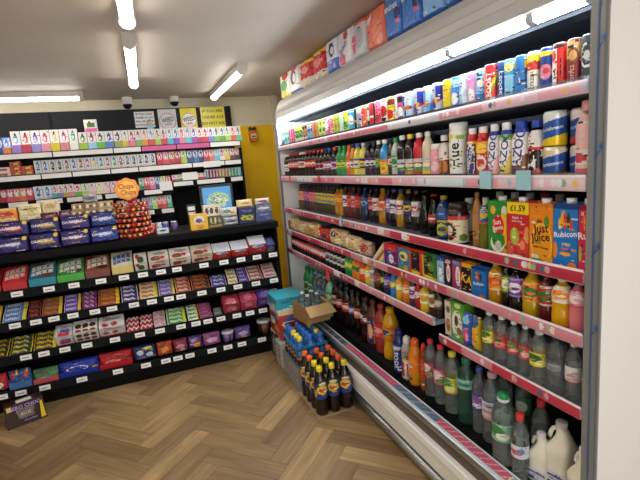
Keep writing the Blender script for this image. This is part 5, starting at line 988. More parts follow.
for u0, u1, d, fr, tp, mk_, tx in [(-30, 3, 'dark red sweet carton, cut by frame', 'a8242a', '8a2228', ('d8b0a0', 'c84a3a'), []), (4, 29, 'bright red sweet carton', 'c0282c', 'cc3034', ('e8d0c8', 'c83a34'), []), (30, 57.5, 'teal chocolate carton', '2a8aa0', '2a6a80', ('e8e4e0', '6a4030'), []), (58, 85.5, 'green chocolate carton', '44a83a', '3f8a3c', ('e8e8dc', '4a3020'), []), (86, 111, 'brown chocolate carton', '7a3c2c', '8a4a38', ('e8d8cc', '4a2418'), []), (112, 134, 'cream yellow wafer carton', 'd8c070', 'e4d8a8', ('4a6ab8', 'e8e0c8'), [])]:
    xa, xb = tier_x('T1', u0, u1); z, rise, dep = TIER['T1']
    make('sweet_carton', f'{d} {TWHERE["T1"]}', 'carton', sweet_carton(round(xb - xa, 3) - .006, fr, tp, mk_, tx, d), ((xa + xb) / 2, CY + .02, z + .0135 + .006))
def box_set(k, u0, u1, d, base, marks, h, dep=.115, front=.034, top=None, rects=(), txt=(), bands=(), where=None, rz=0.0):
    """upright printed box standing on a tier"""
    z, rise, dp = TIER[k]; xa, xb = tier_x(k, u0, u1); w = xb - xa - .005; p = paint(base, blobs=marks, rects=rects, bands=bands); q = tilt(k)
    b = MB(); b.box(-w / 2, w / 2, 0, dep, 0, h, base, top=top)
    b.grid(lambda a, c: (-w / 2 + a * w, -.0006, c * h), 40, 30, lambda a, c: p(2 * a - 1, c), smooth=False)
    b.grid(lambda a, c: (-w / 2 + a * w, c * dep, h + .0006), 40, 26, lambda a, c: p(2 * a - 1, .2 + .8 * c) if not top else top, smooth=False)
    for s, sz, cl, cz in txt: lettering(b, s, sz, cl, 0, cz * h, 0, y=-.0014)
    make('sweet_box', f'{d} {where or TWHERE[k]}', 'box', b.mesh('box', PRINT), ((xa + xb) / 2, *on_slope(k, front - .012)), rz, rx=q)
WB = ((-.3, .35, .5, .2, '8a4a2c'), (.4, .4, .2, .14, 'd8402e'), (.1, .75, .6, .12, 'b8a89a'), (-.5, .15, .25, .08, 'd83a30'))
box_set('T1', 135, 148, 'white box with green-red picture', 'e6e2da', ((0, .4, .5, .3, '3a6a3a'), (-.5, .7, .3, .2, 'c8302c')), .085)
for u0, u1, w in ((149, 169.5, 'cream'), (170, 190.5, 'ivory'), (191, 212, 'pale beige')): box_set('T1', u0, u1, f'{w} choc-bar box with brown print', dict(cream='e8e0d4', ivory='ece6da')['cream' if w == 'cream' else 'ivory'] if w != 'pale beige' else 'e0d4c0', WB, .085)
for u0, u1, w in ((212.5, 230, 'nearest the cream boxes'.replace('nearest', 'beside')), (230.5, 247.5, 'middle of three'), (248, 264.5, 'taller, beside blue-orange box')): box_set('T1', u0, u1, f'red biscuit box, white-blue top, {w},', 'c8322a', ((0, .8, .7, .16, 'e8e8ee'), (.2, .8, .4, .08, '4a84c8')), .075 if u0 < 248 else .1, top='dfe2e8')
box_set('T1', 265, 273.5, 'blue box with orange edge', '54609c', ((0, .5, .6, .3, '6a78ac'),), .07, bands=((.75, 1, '3a2a5a'), (0, .2, 'c87a4a')))
# bars lying in sloping stacks
def bar(w, base, mark, tail, key, dep=.042, t=.02):
    rr = random.Random(str(key)); wd = [rr.uniform(-.7, .5) for _ in range(5)]; third = rr.choice(['e8e4dc', '2a1c1a', mark, tail or mark])
    def pp(u, v):
        if tail and u > .7: return tail
        if abs(v - .48) < .2 and -.72 < u < .5 and int(u * 17 + 40) % 3: return mark
        if abs(v - .5) < .34 and -.8 < u < .58 and int(u * 5 + v * 3 + 9) % 4 == 0: return third
        if abs(u) > .93: return mark
        return base
    return pillow(w, t, dep, pp, key=key, lie=True, nx=44, nz=12, pw=6)
ROWN = ['front', 'second', 'third', 'fourth', 'fifth']
def bar_stack(k, u0, u1, d, base, mark, tail=None, n=4, name='snack_bar', rowh=.02):
    z, rise, dep = TIER[k]; xa, xb = tier_x(k, u0, u1); w = xb - xa - .006; q = tilt(k); me = bar(round(w, 3), base, mark, tail, d)
    Ls = math.hypot(rise, dep); pit = .0435
    for i in range(n):
        s = .03 + pit * i
        make(name, f'{d} bar {TWHERE[k]}, {ROWN[i]} of its stack', 'bar', me, ((xa + xb) / 2 + RNG.uniform(-.002, .002), *on_slope(k, s)), RNG.uniform(-.02, .02), group=f'{d} bars {TWHERE[k]}', rx=q)
for a in [(-16, 2, 'white-navy', 'dfe2ec', '2a4a9c', 'e8c82a'), (3, 27.5, 'sky-blue and white', '5a8ac8', 'e4ecf4', 'e0d040'), (28, 41.5, 'dark maroon', '3c1618', 'b84a3c', None), (42, 63, 'copper-brown', '8a4a2a', 'b87a4a', 'e8c820'), (64, 81.5, 'lilac and white', '6a4ab0', 'dcd0ec', 'e8c820'), (82, 97, 'magenta-purple', '6a2464', 'c060a8', None), (98, 120, 'orange-brown', '8c4426', 'd8843a', 'ecc81e'), (121, 138.5, 'indigo and white', '34286c', 'e8e0f0', None), (139, 158, 'cream and yellow', 'e0d4a0', 'c84a4a', 'ecd028'), (158.5, 175, 'violet', '6a5aa8', 'c8bce0', 'e8c828'), (175.5, 190.5, 'red and cream', 'b03a2c', 'ecdcb8', None), (191, 209.5, 'dark red-orange', '46201a', 'd8702c', None)]: bar_stack('T2', *a)
bar_stack('T2', 210.5, 226, 'short indigo', '3a3484', 'b8b4e0', None, n=3)
for a in [(227, 237.5, 'ivory', 'e4dcb4', 'b88a3a', None), (238, 247, 'deep-violet', '4a3494', 'c4b8e8', None), (247.5, 262, 'pink-brown', '9a5a54', 'ecdcd4', None), (262.5, 276, 'grey-white and red', 'bcb8b4', 'c83a3a', None)]: bar_stack('T2', *a)
for a in [(-8, 9.5, 'black-gold', '2a2418', 'c8a82a', None), (10, 33, 'olive-yellow', '3c4420', 'd8c838', None), (33.5, 57, 'mustard and brown', '5a4420', 'e0c83a', 'ecd848')]: bar_stack('T3', *a)
box_set('T3', 57.5, 75, 'white box with red and blue print', 'd4d4dc', ((0, .3, .7, .2, 'd83a3a'), (.1, .55, .6, .12, '3a6ac0'), (0, .82, .5, .1, 'b8bcc8')), .095)
box_set('T3', 75.5, 100, 'white box with rows of brown sweets', 'e4e0dc', ((-.6, .6, .26, .16, '4a2a1c'), (0, .6, .26, .16, '4a2a1c'), (.6, .6, .26, .16, '4a2a1c'), (-.6, .22, .26, .14, '8a3424'), (0, .22, .26, .14, '8a3424'), (.6, .22, .26, .14, '8a3424')), .105)
box_set('T3', 100.5, 126, 'grey-white box with red base line', 'dcdad8', ((-.5, .4, .25, .16, 'b83a34'), (.2, .4, .25, .16, 'b83a34'), (.1, .75, .7, .1, '9a9a9e')), .1, bands=((0, .14, 'c83030'),))
def wavy(c1, c2): return lambda u, v: c2 if abs(v - .5 - .22 * math.sin(u * 9)) < .16 else c1
for u0, u1, d in ((126.5, 139.5, 'wider red-white zigzag'), (140, 153, 'narrower red-white zigzag')):
    xa, xb = tier_x('T3', u0, u1); q = tilt('T3'); z = TIER['T3'][0]; me = pillow(round(xb - xa - .004, 3), .024, .05, wavy('b02a34', 'f0e4e0'), key=d, lie=True)
    for i in range(3):
        s = .034 + .052 * i; make('sweet_bag', f'{d} sweet pack {TWHERE["T3"]}, {ROWN[i]} of its stack', 'bag', me, ((xa + xb) / 2, *on_slope('T3', s)), 0, group=f'{d} packs', rx=q)
for a in [(153.5, 166, 'pale pink', 'd8a8b0', 'ece0e0', None), (166.5, 186, 'green-white', '4aa044', 'e8ecd8', 'e0dc40'), (187, 198.5, 'white-lime', 'e0e4d0', '3a8a3a', 'e4d838'), (199, 212, 'plum-magenta', '9a3a6c', 'c87a9c', None)]: bar_stack('T3', *a)
bar_stack('T3', 213, 222, 'dull grey', '5c6460', '8a908c', None, n=2)
box_set('T3', 222.5, 239, 'crimson box with pink swirl', 'a83444', ((0, .5, .6, .22, 'd8708a'), (.3, .3, .3, .1, 'e8b0b8')), .1)
box_set('T3', 239.5, 256, 'rose-red box', 'b84058', ((0, .55, .5, .26, 'e08098'),), .1)
box_set('T3', 256.5, 270.5, 'purple square box', '5a3a84', ((0, .5, .6, .24, '8a6cb8'),), .1)
box_set('T3', 271, 279, 'cream-topped box', 'c8b884', ((0, .5, .5, .2, '8a6a4a'),), .075, top='e0d8b0')
# lowest tier: trays and bags
def tray_bag(u0, u1, d, tray, base, marks, h=.115, w2=None, n=1, nm='sweet_bag'):
    z, rise, dep = TIER['T4']; xa, xb = tier_x('T4', u0, u1); w = (xb - xa - .004) / n
    for i in range(n):
        t = nth(f'{d} {TWHERE["T4"]}', i, n, 'the frame edge'); me = [('bag', pillow(round(w, 3), .07, h, paint(base, blobs=marks, fleck=None), key=d, name='bag'))]
        if tray:
            b = MB().box(-w / 2, w / 2, -.05, -.046, 0, h * .42, tray); b.box(-w / 2, w / 2, -.046, .04, -.001, .002, tray); b.box(-w / 2, -w / 2 + .003, -.046, .04, 0, h * .5, tray); b.box(w / 2 - .003, w / 2, -.046, .04, 0, h * .5, tray)
            me.append(('tray', b.mesh('tray', PRINT)))
        make(nm, t, 'sweets', me, (xa + w * (i + .5) + .002, *on_slope('T4', .07, .003)), 0, group=d if n > 1 else None, rx=tilt('T4'))
tray_bag(-14, 9, 'red-white tall sweet bag', None, 'c8303a', ((0, .4, .6, .2, 'e8dcdc'), (0, .8, .3, .1, 'f0a030')), .125)
tray_bag(10, 33, 'blue tray of orange-tipped sweets', '4a78b0', '3a5a9c', ((-.6, .75, .16, .22, 'd83a2a'), (0, .8, .16, .2, '2a3a7a'), (.6, .75, .16, .22, 'e05a2a'), (-.2, .9, .1, .1, 'f0c02a'), (.7, .95, .1, .08, 'f0c02a')), .13)
tray_bag(34, 59.5, 'green-red-white sweet tray', 'c85a5a', '4a8a5a', ((0, .3, .8, .12, 'e8e4e0'), (.2, .16, .7, .1, 'c83a44'), (-.3, .8, .5, .14, '6a5a4a')), .1)
tray_bag(60, 99.5, 'big blue biscuit tray with white oval name', '2438a0', '2238a8', ((-.1, .5, .56, .2, 'e8ecf6'), (-.1, .5, .48, .14, '2238a8'), (.82, .25, .2, .2, 'e8c828')), .11)
tray_bag(100, 133, 'red sweet tray with pale wording', 'b8242c', 'c02a30', ((-.2, .4, .5, .16, 'e07a70'), (.1, .7, .5, .1, 'a01c24'), (.86, .2, .12, .18, 'ecc82a')), .115)
tray_bag(133.5, 157, 'navy-white mint bag', None, '24306c', ((-.4, .6, .3, .18, 'd8dcec'), (.4, .4, .3, .16, 'c8cce0'), (.3, .85, .4, .08, 'd8d848'), (-.3, .2, .4, .1, '7a6ab0')), .12)
tray_bag(157.5, 173, 'orange-red sweet bag', None, 'c85a2a', ((0, .5, .5, .22, 'e89a4a'), (-.3, .8, .4, .1, '8a2a3a')), .115)
tray_bag(173.5, 188, 'brown-pink sweet bag', None, '8a3a48', ((0, .5, .6, .2, 'd88aa0'), (.3, .2, .4, .1, 'e8c8a8')), .11)
tray_bag(188.5, 203, 'purple-orange sweet bag', None, '5a3a7a', ((.2, .4, .5, .2, 'e0903a'), (-.3, .75, .4, .12, 'b0a0d0')), .11)
tray_bag(203.5, 221, 'pink-purple sweet bag', None, 'a05a8c', ((0, .5, .6, .22, 'dca8c8'), (.2, .8, .4, .1, '5a3a74')), .11)
z = TIER['T4'][0]; q = x_at(228, CY + .08, z + .06)
make('sweet_tub', f'small lilac-white tub with pale lid {TWHERE["T4"]}', 'tub', [('tub', MB().lathe([(.04, 0), (.048, .07)], 20, paint('d8d0e0', bands=((.2, .7, '8a6aa8'),))).mesh('tub', PRINT)), ('lid', MB().lathe([(.052, .07), (.053, .085), (.04, .088), (.001, .088)], 20, 'dcdce8').mesh('lid', PLAST))], (q, CY + .075, z + .028))
tray_bag(235, 251, 'violet toffee bag', None, '5c4688', ((0, .5, .6, .2, 'b8a0d4'), (.2, .2, .4, .1, 'd88a5a')), .11)
z = TIER['T4'][0]; q = x_at(264, CY + .08, z + .08)
make('sweet_tub', f'white-lidded tub at counter end {TWHERE["T4"]}', 'tub', [('tub', MB().lathe([(.045, 0), (.055, .1)], 20, paint('c8a890', bands=((.2, .7, '7a4a34'),))).mesh('tub', PRINT)), ('lid', MB().lathe([(.06, .1), (.061, .118), (.05, .122), (.001, .122)], 20, 'dfe4ee').mesh('lid', PLAST))], (q, CY + .08, z + .028))

# ================================================================ on the counter
def on_top(u, dy, h): return x_at(u, CY + dy, CZ + h)
# stacked purple chocolate blocks: two steps of four columns
def choc(w, h, base, name, c2, key): return pillow(w, .035, h, paint(base, bands=((.0, .1, '150e40'), (.92, 1, '150e40')), blobs=((.05, .5, .6, .16, c2), (.05, .52, .45, .08, name), (.8, .84, .14, .12, 'ecc83a'))), key=key, name='wrapper', pw=8, txt=[('DAIRY MILK', .026, 'e8e2f0', -.15, .55, 3)])
CHC = [('navy', '22165e', 'e0dcec', '4a3a94'), ('gold-flashed', '241862', 'e8c86a', 'a8842a'), ('maroon-flashed', '2a1a66', 'e4d8e0', '6a2448'), ('blue', '1e2c7c', 'dce8f4', '3a6ac0')]
for rown, dy, zz, hh in (('lower', .045, 0, .118), ('upper', .1, .112, .112)):
    for (u0, u1), (w, base, nm, c2) in zip(((-4, 29), (30, 60), (60.5, 90), (90.5, 119)), CHC):
        xa, xb = on_top(u0, dy, zz + .05), on_top(u1, dy, zz + .05)
        if rown == 'upper' and w == 'navy': base, nm, c2 = '241862', 'f0e8e4', 'c8382c'
        make('chocolate_block', f'{w} chocolate sharing block on the counter, {rown} row of the purple pile', 'chocolate', choc(round(xb - xa - .006, 3), hh, base, nm, c2, (w, rown)), ((xa + xb) / 2, CY + dy, CZ + zz + .001), RNG.uniform(-.02, .02), group='purple chocolate pile', rx=-.1)
for i, (y0, y1, zt_) in enumerate(((.078, .148, .11), (.15, .30, .2))):
    x1_ = float(on_top(119, .12, .1)); st = MB().box(-1.25 + .8, x1_ + .8, y0 - .1, y1 - .1, 0, zt_, '1f1d26')
    b = ob('display_step', None); b.location = (-.8, CY + .1, CZ + .0002); ob('step', st.mesh('step', MATTE), b); say(b, ('low front' if i == 0 else 'tall rear') + ' dark riser step under the chocolate pile on the counter', 'riser')
def c_box(u0, u1, dy, z0, d, base, marks, h, dep=.1, cat='box', name='snack_box', top=None, bands=(), txt=(), rz=0.0, rects=()):
    xa, xb = on_top(u0, dy, z0 + h / 2), on_top(u1, dy, z0 + h / 2); w = xb - xa - .003; p = paint(base, bands=bands, blobs=marks, rects=rects)
    b = MB().box(-w / 2, w / 2, 0, dep, 0, h, base, top=top); b.grid(lambda a, c: (-w / 2 + a * w, -.0006, c * h), 40, 28, lambda a, c: p(2 * a - 1, c), smooth=False)
    for s, sz, cl, cx, cz in txt: lettering(b, s, sz, cl, cx, cz * h, 0, y=-.0014)
    make(name, d, cat, b.mesh('box', PRINT), ((xa + xb) / 2, CY + dy, CZ + z0 + .0005), rz); return (xa + xb) / 2, w
def c_pack(u0, u1, dy, z0, d, base, marks, h, t=.05, fleck=None, bands=(), name='snack_pack'):
    xa, xb = on_top(u0, dy, z0 + h / 2), on_top(u1, dy, z0 + h / 2)
    make(name, d, 'pack', pillow(round(xb - xa - .003, 3), t, h, paint(base, bands, marks, fleck=fleck), key=d, name='wrapper', pw=6), ((xa + xb) / 2, CY + dy + t / 2, CZ + z0 + .0005), 0, rx=-.05)
# second pile on the riser
Z2 = .2005
c_pack(-6, 17, .16, Z2, 'orange biscuit pack above the purple chocolate pile', 'e8902a', ((0, .62, .8, .12, 'c83a3a'), (0, .3, .9, .1, 'f0d8b0')), .115, bands=((.85, 1, 'f0c878'),))
c_pack(17.5, 41, .17, Z2, 'cream wafer pack with gold print', 'ecdfb4', ((.1, .7, .6, .1, 'c8a868'), (.2, .4, .5, .08, 'd8c490')), .13)
c_pack(41, 60, .21, Z2 + .0, 'cream wafer pack with dark foot, behind maroon bar', 'e8d8b0', ((0, .7, .6, .14, 'd0b078'),), .14, bands=((0, .2, '8a4a3a'),))
c_pack(40, 58, .155, Z2, 'small maroon chocolate bar before cream wafers', '4c1624', ((.1, .5, .6, .16, 'b84a5a'),), .055, t=.03)
c_pack(58.5, 71.5, .16, Z2, 'plum chocolate bar beside the maroon one', '5c2438', ((0, .6, .6, .14, 'c890a8'), (-.3, .25, .4, .1, '8a6ab0')), .06, t=.03)
for u0, u1, r, dd in ((71.5, 84, 0, 'lower'), (84.5, 98.5, 0, 'lower'), (71.5, 84, 1, 'upper'), (84.5, 98.5, 1, 'upper'), (98.5, 115, 0, 'lower'), (98.5, 113, 1, 'upper')):
    nm = {71.5: 'gold-brown', 84.5: 'bronze', 98.5: 'pale gold'}[u0]
    c_box(u0, u1, .17, Z2 + r * .05, f'{nm} striped small box above chocolate pile, {dd} of two', dict(zip(('gold-brown', 'bronze', 'pale gold'), ('a8844a', '9a7a44', 'c0a468')))[nm], ((-.6, .5, .2, .3, 'e8dcc0'), (-.1, .5, .2, .3, '5a4028'), (.4, .5, .2, .3, 'e8dcc0'), (.8, .5, .14, .3, '5a4028')), .048, dep=.06)
c_pack(82, 97, .18, Z2 + .099, 'grey foil pack topping the small striped boxes', 'a8a8ac', ((0, .5, .7, .2, '6a6a70'), (.3, .8, .3, .1, 'dcdce0')), .065, t=.05)
# lollipop drum with flower sign
lx = on_top(134, .12, .1); ly = CY + .125
LR = .112
t = ob('lollipop_stand', None); t.location = (lx, ly, CZ)
say(t, 'round lollipop stand topped by an orange flower-shaped sign', 'lollipop stand')
ob('drum', MB().lathe([(.09, 0), (.09, .012), (.018, .015), (.018, .28), (.045, .285), (.045, .295)], 20, 'b82a24').mesh('drum', PLAST), t)
dsk = MB()
for k in range(5): dsk.lathe([(.04, .05 + k * .046), (.04, .055 + k * .046), (.001, .055 + k * .046)], 20, 'c8322a')
ob('tier_disc', dsk.mesh('tier_disc', PLAST), t)
sg = MB()
def petal(s, n=10):
    pts = []
    for k in range(120):
        a = 2 * PI * k / 120; r = s * (1 + .12 * abs(math.cos(a * 4)) ** 1.3 - .03); pts.append((r * math.cos(a), r * math.sin(a) * .93))
    return pts
sz_ = float(ony(127, 189, ly - .11)[2]) - CZ; sx_ = float(ony(127, 189, ly - .11)[0]) - lx
for s, c, y0, y1 in ((.084, 'd8581c', -.112, -.1), (.079, 'f2a81c', -.116, -.112), (.067, 'e8601c', -.118, -.116), (.062, 'f6c024', -.120, -.118)):
    sg.prism([(x + sx_, z + sz_) for x, z in petal(s)], y0, y1, c)
lettering(sg, 'Chupa', .052, 'c01a1a', sx_ - .004, sz_ + .019, 0, y=-.1215, sx=.78); lettering(sg, 'Chups', .052, 'c01a1a', sx_ + .004, sz_ - .026, 0, y=-.1215, sx=.78)
ob('flower_sign', sg.mesh('flower_sign', PRINT), t, label='orange flower sign')
ob('sign_post', MB().tube([(0, 0, .29), (sx_ * .5, -.05, .33), (sx_, -.1, sz_ - .06)], .01, 10, 'c8322a').mesh('sign_post', PLAST), t)
hd = MB().lathe([(.03, .295), (.05, .3), (.05, .32), (.02, .345), (.028, .36)], 14, 'c8202a'); ob('red_topper', hd.mesh('red_topper', PLAST), t)
lol = {}
for key, c1, c2 in (('a', 'b01822', 'e8a83a'), ('b', '981420', 'c8402a'), ('c', 'c03820', 'e8c08a'), ('d', '700e18', 'd8903a')):
    hd = MB().lathe([(.001, -.0165), (.0105, -.013), (.0155, -.006), (.0165, 0), (.0155, .006), (.0105, .013), (.001, .0165)], 12, paint(c1, bands=((0, .2, c2),), fine=0), axis='y', cy=0)
    stx = MB().tube([(0, .012, 0), (0, .07, 0)], .002, 6, 'ece8e0'); lol[key] = (hd.mesh('head', PRINT), stx.mesh('stick', PLAST))
RW = ['lowest', 'second', 'third', 'fourth', 'fifth', 'sixth', 'top']
cw = {'a': 'red-gold', 'b': 'crimson-cream', 'c': 'orange-red', 'd': 'dark cherry'}
for row in range(7):
    zr = .028 + row * .039; n = 11
    for i in range(n):
        a = -PI / 2 + (i - n // 2) * (PI / n) * 1.06 + (row % 2) * .12; r = LR + .004; kk = 'abcd'[(i * 7 + row * 5) % 4]
        h = make('lollipop', f'{cw[kk]} lollipop in {RW[row]} ring of the stand, {ORD[i]} round from the chocolate', 'lollipop', [('head', lol[kk][0]), ('stick', lol[kk][1])], (lx + r * math.cos(a), ly + r * math.sin(a), CZ + zr), a + PI / 2, group='lollipops on the stand')
# white gadget and small packs past the drum
c_box(157, 169, .12, 0, 'white card terminal lying on the counter past the lollipops', 'd8d8dc', ((0, .7, .6, .2, '3a3a40'),), .035, dep=.09, name='card_terminal', cat='terminal')
for u0, u1, d, c in ((149, 156, 'small red tin on the counter beside lollipops', 'b83a3a'), (156.5, 162, 'small silver tin behind white card terminal', 'a8acb8'), (163, 168, 'small blue tin behind white card terminal', '3a4a8a'), (171, 178, 'small violet tin past white card terminal', '5a4a7c')):
    x = on_top((u0 + u1) / 2, .24, .04); make('mint_tin', d, 'tin', [('tin', MB().lathe([(.024, 0), (.026, .004), (.026, .07)], 16, paint(c, bands=((.6, .8, 'd0d0d8'),))).mesh('tin', PRINT)), ('lid', MB().lathe([(.0265, .07), (.0265, .08), (.001, .081)], 16, 'c8c8d0').mesh('lid', METAL))], (x, CY + .24, CZ))
# till screen
sx0, sx1 = x_at(203, CY + .25, 1.38), x_at(231, CY + .25, 1.38); sw_, zb, zt = sx1 - sx0, 1.275, 1.462
t = ob('till_screen', None); t.location = ((sx0 + sx1) / 2, CY + .28, CZ); say(t, 'black till monitor showing a bright blue picture on the counter', 'monitor')
ob('casing', MB().prism([(-sw_ / 2 - .02, zb - CZ - .02), (sw_ / 2 + .02, zb - CZ - .02), (sw_ / 2 + .02, zt - CZ + .02), (-sw_ / 2 - .02, zt - CZ + .02)], -.02, .02, '101012').mesh('casing', PLAST), t)
def screenp(u, v):
    r = math.hypot((u - .05) / .8, (v - .42) / .36)
    k = int(abs(math.sin(u * 9.1 + v * 7.3)) * 5)
    if r < 1 and k < 4: return ['8fd06a', 'e8e060', '3a5a9a', 'f0f0e8'][k] if r < .8 else 'a8d890'
    if .55 < r < 1: return ['8fd06a', 'e8e060', '5ab0d8', 'f0f0e8', '3a5a9a'][int((math.atan2(v - .42, u) + PI) * 3.1 + r * 6) % 5]
    if r <= .55: return 'd8f0c0' if r < .3 else '38486a'
    return '5aa8e8'
sm = MB().grid(lambda a, c: (-sw_ / 2 + a * sw_, -.0206, zb - CZ + c * (zt - zb)), 30, 24, lambda a, c: screenp(2 * a - 1, c), smooth=False)
SCR = bpy.data.materials.new('lit_screen'); SCR.use_nodes = True; nt = SCR.node_tree; at = nt.nodes.new('ShaderNodeAttribute'); at.attribute_name = 'Col'; nt.links.new(at.outputs['Color'], nt.nodes['Principled BSDF'].inputs['Emission Color']); nt.nodes['Principled BSDF'].inputs['Emission Strength'].default_value = .26; nt.nodes['Principled BSDF'].inputs['Base Color'].default_value = (.01, .01, .01, 1)
ob('display', sm.mesh('display', SCR), t)
ob('stand', MB().prism([(-.09, 0), (.09, 0), (.09, .012), (.03, .02), (.03, .1), (-.03, .1), (-.03, .02), (-.09, .012)], -.0, .06, '141416').mesh('stand', PLAST), t)
# snacks at the counter end
t = ob('card_rack', None); rx_ = on_top(193, .2, .06); t.location = (rx_, CY + .2, CZ); say(t, 'narrow black rack of white tags beside the yellow snack box', 'rack')
ob('frame', MB().box(-.035, .035, 0, .02, 0, .2, '1a1a1c').mesh('frame', PLAST), t)
for k in range(4): ob('white_tag', MB().box(-.028, .028, -.006, 0, .012 + k * .047, .045 + k * .047, 'd8d8da').mesh('white_tag', PRINT), t)
c_box(190.5, 208, .06, 0, 'yellow display box with bearded-face style badge area, counter end'.replace('bearded-face style badge area', 'white and purple badge'), 'e8b41c', ((0, .66, .6, .26, 'e4dcd4'), (0, .6, .4, .16, '6a3a6a'), (.1, .2, .5, .1, 'd89a14')), .125, dep=.1)
c_box(208.5, 222.5, .1, 0, 'low brown-green tray of dark sticks', '4a3a24', ((-.6, .7, .14, .3, '9ac03a'), (0, .7, .14, .3, 'd8c890'), (.6, .7, .14, .3, '6a8a3a')), .085, dep=.1, bands=((0, .25, '9a7a34'),))
c_box(203.5, 221, .16, .09, 'cream box with row of dark labels behind brown-green tray', 'd8ccb4', ((-.65, .5, .2, .3, '4a3a30'), (-.1, .5, .2, .3, '3a4030'), (.5, .5, .2, .3, '5a3a30')), .09, dep=.1)
c_pack(223, 239, .09, 0, 'silver crumpled snack pack beside the yellow-navy box', 'a4a4a8', ((0, .5, .7, .14, '5a5a64'), (-.2, .25, .5, .1, 'd0d0d4')), .07, t=.08)
c_pack(221, 238, .12, .072, 'white-green snack roll resting on silver pack', 'c8ccc4', ((-.3, .6, .5, .2, '6a9a8a'), (.4, .4, .4, .2, 'e0a060')), .075, t=.07)
c_box(239, 255.5, .1, 0, 'navy box with yellow pattern, lower', '1c2450', ((0, .55, .8, .24, 'c8c040'), (-.3, .5, .2, .1, '5a6a20'), (.3, .6, .2, .1, '5a6a20')), .085, dep=.11)
c_box(238.5, 255, .11, .087, 'navy box with cream top edge, upper', '1e2656', ((0, .35, .5, .18, '3a4684'),), .05, dep=.1, top='e0d0a0')
c_pack(237, 253, .12, .139, 'cream-orange snack bag on the navy boxes', 'e0cfa0', ((0, .5, .6, .16, 'd88a3a'), (.4, .8, .3, .1, 'f0e8d0')), .06, t=.07)
c_box(256, 272.5, .12, 0, 'slate-blue box at counter end, under lighter one', '4a5478', ((0, .3, .7, .14, '3a4a8c'), (0, .7, .6, .1, '8a8ea0')), .08, dep=.11)
c_box(256, 271, .12, .082, 'grey-blue box with white stripe at counter end', '6a7288', ((0, .5, .8, .16, 'dfe4ee'),), .06, dep=.11)
c_pack(256, 270, .13, .144, 'white-red snack bag topping the end boxes', 'e0d8d4', ((0, .5, .6, .2, 'c84a3a'), (.3, .3, .4, .12, '3f6ab8')), .05, t=.07)
# ================================================================ stock on the floor by the fridge
def tea(capc): return bottle('pet', .042, .325, '20100c', paint('26365c', bands=((.0, .22, '22408c'), (.9, 1, '141a30')), blobs=((0, .52, .62, .24, 'e8c82a'), (0, .52, .4, .13, 'c83a2a'), (.1, .86, .4, .08, 'e0d8a0'), (-.8, .3, .2, .2, 'd8b030'))), capc, key='tea' + capc, labz=(.36, .72))
TEA = [[('yellow', 'front row'), ('yellow', 'front row'), ('yellow', 'front row')], [('yellow', 'second row'), ('yellow', 'second row'), ('orange', 'second row')], [('orange', 'third row'), ('orange', 'third row'), ('orange', 'third row')], [('orange', 'back row'), ('orange', 'back row'), ('orange', 'back row')]]
PX = ['on aisle side', 'in middle column', 'on fridge side']
for r, row in enumerate(TEA):
    for c, (cc, rn) in enumerate(row):
        make('iced_tea_bottle', f'dark iced tea bottle, {cc} cap, {rn} of floor pack, {PX[c]}', 'bottle', tea('e8d820' if cc == 'yellow' else 'e8661e'), (.872 + c * .0865, 2.5 + r * .0885, .0045), RNG.uniform(-.6, .6) - .25, group='iced tea pack on the floor')
tr = MB().box(.826, 1.083, 2.452, 2.818, .0, .004, 'a89878'); tr.v = [(x - .99, y - 2.68, z) for x, y, z in tr.v]
w = ob('card_tray', None); w.location = (.99, 2.68, 0); ob('card_base', tr.mesh('card_base', MATTE), w)
say(w, 'thin tan card base under the iced tea bottles', 'tray')
# grey wrapped case carrying the blue-cap sports drinks
cs = MB().box(-.125, .125, 0, .37, 0, .18, '8e8e90', top='6e6e72'); cs.grid(lambda a, c: (-.1255, .37 * a, .18 * c), 14, 8, lambda a, c: 'a2a2a4' if (a * 7 + c * 3) % 1 < .35 else '88888b', smooth=False)
make('wrapped_case', 'grey shrink-wrapped case under the blue-capped sports drinks', 'case', cs.mesh('case', PLAST), (.955, 2.835, 0))
def sport(capc): return bottle('sport', .0315, .215, '2a5a9c', paint('24486c', bands=((.0, .3, '1a2030'), (.3, .42, 'd87a2a'), (.86, 1, '2a6ab8')), blobs=((0, .62, .6, .16, '4a9ad0'),)), capc, key='sp' + capc)
for r in range(5):
    for c in range(3):
        cc = 'yellow' if (c == 0 and r in (0, 1, 2)) or (c == 2 and r in (1, 3)) else 'blue'
        make('sports_drink', f'small sports drink, {cc} cap, {["front", "second", "third", "fourth", "back"][r]} row of the blue pack, {PX[c]}', 'bottle', sport('e4d83a' if cc == 'yellow' else '2372d4'), (.875 + c * .079, 2.872 + r * .0685, .1805), RNG.uniform(-.4, .4), group='blue sports drink pack')
bd = MB()
for z in (.36, .375): bd.box(-.118, .118, -.038, -.036, z - .225, z - .219, '2a9ad8'); bd.box(-.118, -.116, -.038, .31, z - .225, z - .219, '2a9ad8')
make('packing_band', 'bright blue plastic band around the sports drink pack', 'band', bd.mesh('band', PLAST), (.955, 2.872, .1805))
def crate(name, lab, cat, x0, x1, y0, y1, z0, z1, base, p=None, top=None, parts=None, side=None):
    w, d, h = x1 - x0, y1 - y0, z1 - z0; b = MB().box(-w / 2, w / 2, 0, d, 0, h, base, top=top, side=side)
    if p:
        b.grid(lambda a, c: (-w / 2 + a * w, -.0008, c * h), 22, 14, lambda a, c: p(2 * a - 1, c), smooth=False)
        b.grid(lambda a, c: (-w / 2 - .0008, d * (1 - a), c * h), 22, 14, lambda a, c: p(2 * a - 1, c), smooth=False)
    return make(name, lab, cat, b.mesh('case', PRINT) if not parts else [('case', b.mesh('case', PRINT))] + parts, ((x0 + x1) / 2, y0, z0))
